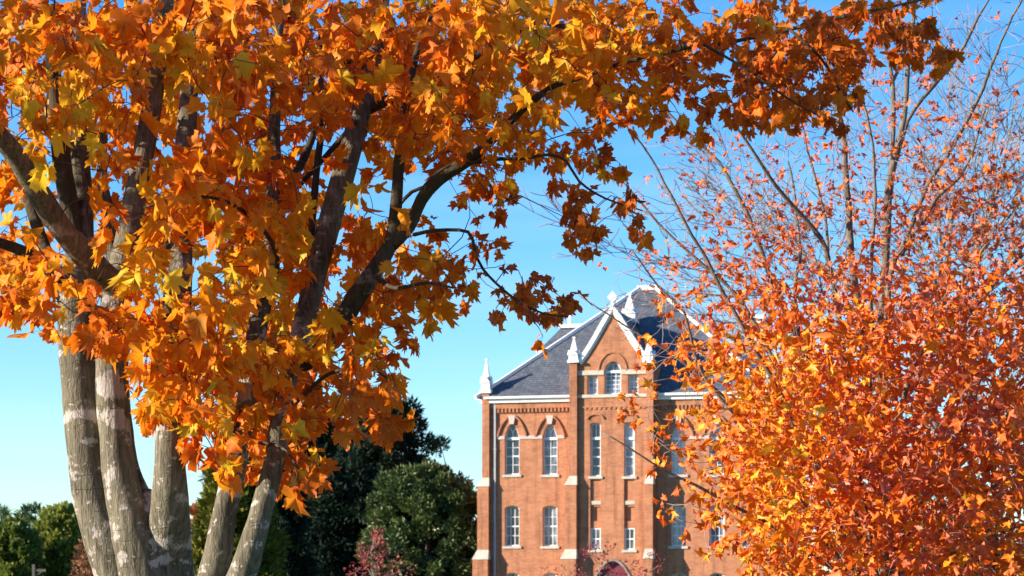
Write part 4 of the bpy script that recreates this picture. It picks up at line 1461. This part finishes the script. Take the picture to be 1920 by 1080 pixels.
# far tree line on the left
bg_tree('leafy_tree', 'rounded bright green tree in the far line at the left, sunlit on top', 'tree', 112, 210,
        [(958, 12), (975, 36), (1010, 52), (1060, 56), (1120, 54), (BG, 40)], 'leaf_green', 8, 150, 130, (0.5, 0.34), 0.22, trunk_r=0.3, tone_mu=0.95, fill=0.35)
bg_tree('leafy_tree', 'darker green round tree at the lower left corner', 'tree', 28, 205,
        [(984, 12), (1000, 32), (1040, 44), (1090, 46), (BG, 38)], 'leaf_green', 9, 130, 130, (0.5, 0.34), 0.24, trunk_r=0.3, tone_mu=0.65, fill=0.35)
bg_tree('pine_tree', 'thin feathery pine standing tall behind the round green trees at the left', 'tree', 52, 240,
        [(944, 4), (955, 18), (975, 24), (990, 14), (1080, 14), (BG, 10)], 'leaf_pine', 10, 26, 60, (0.7, 0.14), 0.28, trunk_r=0.22, tone_mu=0.6, fill=0.2)
bg_tree('pine_tree', 'pine with a broken top at the very left edge', 'tree', 2, 235,
        [(948, 4), (962, 14), (980, 18), (1000, 14), (BG, 10)], 'leaf_pine', 11, 30, 60, (0.7, 0.14), 0.28, trunk_r=0.22, tone_mu=0.5, fill=0.2)
bg_tree('leafy_tree', 'olive green tree top showing just left of the maple trunk', 'tree', 160, 220,
        [(950, 8), (965, 26), (1000, 34), (1080, 38), (BG, 30)], 'leaf_green', 12, 90, 110, (0.5, 0.34), 0.26, trunk_r=0.3, tone_mu=0.45, fill=0.35)
bg_tree('bare_shrub', 'brownish pink half-bare shrub at the foot of the maple trunk', 'shrub', 178, 60,
        [(1005, 10), (1040, 34), (1080, 46), (1150, 50)], 'leaf_brown', 13, 60, 40, (0.13, 0.06), 0.25, trunk_r=0.06, tone_mu=0.45, fill=0.2)
bg_tree('rusty_tree', 'rusty orange tree glimpsed between the trunk and the olive cedar', 'tree', 372, 150,
        [(958, 8), (985, 30), (1030, 42), (1080, 48), (BG, 40)], 'leaf_rust', 14, 100, 110, (0.35, 0.2), 0.22, trunk_r=0.2, tone_mu=0.5, fill=0.3)
# pink and crimson small trees
bg_tree('dogwood_shrub', 'pinkish red dogwood in front of the dark conifers', 'shrub', 708, 70,
        [(1002, 5), (1022, 20), (1045, 44), (1080, 72), (1130, 80), (1180, 60)], 'leaf_pink', 15, 90, 22, (0.085, 0.045), 0.16, trunk_r=0.05, tone_mu=0.7, fill=0.2, bark='bark_bare')
bg_tree('dogwood_shrub', 'thin crimson dogwood in front of the hall entrance', 'shrub', 1120, 128,
        [(1022, 14), (1045, 70), (1080, 110), (1140, 115), (1190, 80)], 'leaf_pink', 16, 90, 16, (0.15, 0.09), 0.10, trunk_r=0.06, tone_mu=0.4, fill=0.1, bark='bark_bare')
bg_tree('dogwood_shrub', 'sparse crimson dogwood before the right corner of the hall tower', 'shrub', 1225, 124,
        [(1040, 10), (1060, 30), (1090, 42), (1180, 40)], 'leaf_pink', 17, 40, 16, (0.15, 0.09), 0.2, trunk_r=0.05, tone_mu=0.4, fill=0.1, bark='bark_bare')
bg_tree('crimson_shrub', 'deep magenta shrub glowing behind the red maple trunk', 'shrub', 1638, 60,
        [(930, 10), (965, 34), (1030, 52), (1120, 60)], 'leaf_pink', 18, 110, 60, (0.16, 0.1), 0.22, trunk_r=0.07, tone_mu=0.6, fill=0.2)
bg_tree('evergreen_shrub', 'dark evergreen shrub behind the lower right of the red maple', 'shrub', 1800, 62,
        [(960, 12), (1000, 60), (1060, 90), (1130, 100)], 'leaf_magnolia', 19, 140, 90, (0.2, 0.1), 0.2, trunk_r=0.1, tone_mu=0.4, fill=0.3)
bg_tree('evergreen_shrub', 'green shrub glimpsed through the middle of the red maple', 'shrub', 1692, 80,
        [(880, 8), (910, 26), (980, 44), (1130, 50)], 'leaf_green', 20, 80, 80, (0.25, 0.14), 0.24, trunk_r=0.1, tone_mu=0.5, fill=0.3)


def bare_tree(name, label, px, Y, top_py, seed, spread, levels, lean=0.0, r0=0.22, leafy=0):
    rg = random.Random(seed)
    k = Y / F
    xb = (px - 960) * k
    e = empty(name, (xb, Y, 0))
    tag(e, label, 'tree')
    a = Acc()
    H = EYE + (HZ - top_py) * k
    tips = []

    def branch(p, d, L, r, lv):
        pts, rd = [p], [r]
        n = 4
        dd = d.copy()
        for i in range(n):
            dd = (dd + Vector((rg.gauss(0, .10), rg.gauss(0, .10), rg.gauss(0.03, .08)))).normalized()
            pts.append(pts[-1] + dd * L / n)
            rd.append(max(r * (1 - 0.55 * (i + 1) / n), 0.013 * Y / 70))
        a.add(*tube_arrays(pts, rd, 6 if lv > 2 else 3, 0.05))
        if lv == 0:
            tips.append(pts[-1])
            return
        for i in range(rg.randint(3, 5) if lv < levels else 7):
            t = rg.randint(1, n) if lv < levels else rg.randint(2, n)
            ax = Vector((rg.gauss(0, 1), rg.gauss(0, 1), rg.gauss(0, 1))).normalized()
            nd = (dd + ax * spread * rg.uniform(0.6, 1.3)).normalized()
            nd.z = max(nd.z, -0.1)
            branch(pts[t], nd, L * rg.uniform(0.5, 0.72), rd[t] * 0.62, lv - 1)

    branch(Vector((xb, Y, 0)), Vector((lean, 0, 1)).normalized(), H * 0.45, r0, levels)
    a.build('trunk', M['bark_bare'], e, (xb, Y, 0))
    if leafy:
        rn = np.random.default_rng(seed)
        P = np.array([tuple(t) for t in tips])
        P = P[rn.integers(0, len(P), leafy)] + rn.normal(0, 0.15, (leafy, 3))
        V, l, c, tn = flakes(P, rn.normal(0, 1, (leafy, 3)), rn.normal(0, 1, (leafy, 3)), rn.uniform(.1, .2, leafy), rn.uniform(.06, .12, leafy), rn.uniform(0.2, 1, leafy))
        np_mesh('crown', V, l, c, M['leaf_brown'], e, False, face_attr={'tone': tn}, origin=(xb, Y, 0))
    return e


bare_tree('bare_tree', 'tall leafless grey tree behind the red maple at the right edge', 1862, 70, -190, 5, 0.72, 5, lean=-0.02, r0=0.30)
bare_tree('bare_tree', 'small leafless tree with a few pale brown leaves behind the red maple', 1905, 55, 540, 8, 0.65, 4, r0=0.12, leafy=500)
bare_tree('bare_tree', 'faint grey bare sapling between the maple trunk and the olive cedar', 372, 130, 850, 9, 0.5, 4, r0=0.10)

# wooden post with an arm in the far left corner
post = empty('wooden_post', at(63, HZ, 90).xy.to_3d())
tag(post, 'small wooden post with a short crossarm below the green trees at the lower left', 'post')
b = MB()
zt = EYE + (HZ - 1060) * 90 / F
b.box(-0.05, 0.05, -0.05, 0.05, 0, zt)
b.pyramid(0, 0, 0.06, zt, zt + 0.05)
b.build('pole', M['wood'], post)
b = MB()
b.box(0.052, 0.46, -0.03, 0.03, zt - 0.24, zt - 0.14)
b.bar((0.05, zt - 0.42), (0.3, zt - 0.235), 0.04, -0.02, 0.02)
b.build('crossarm', M['wood'], post)
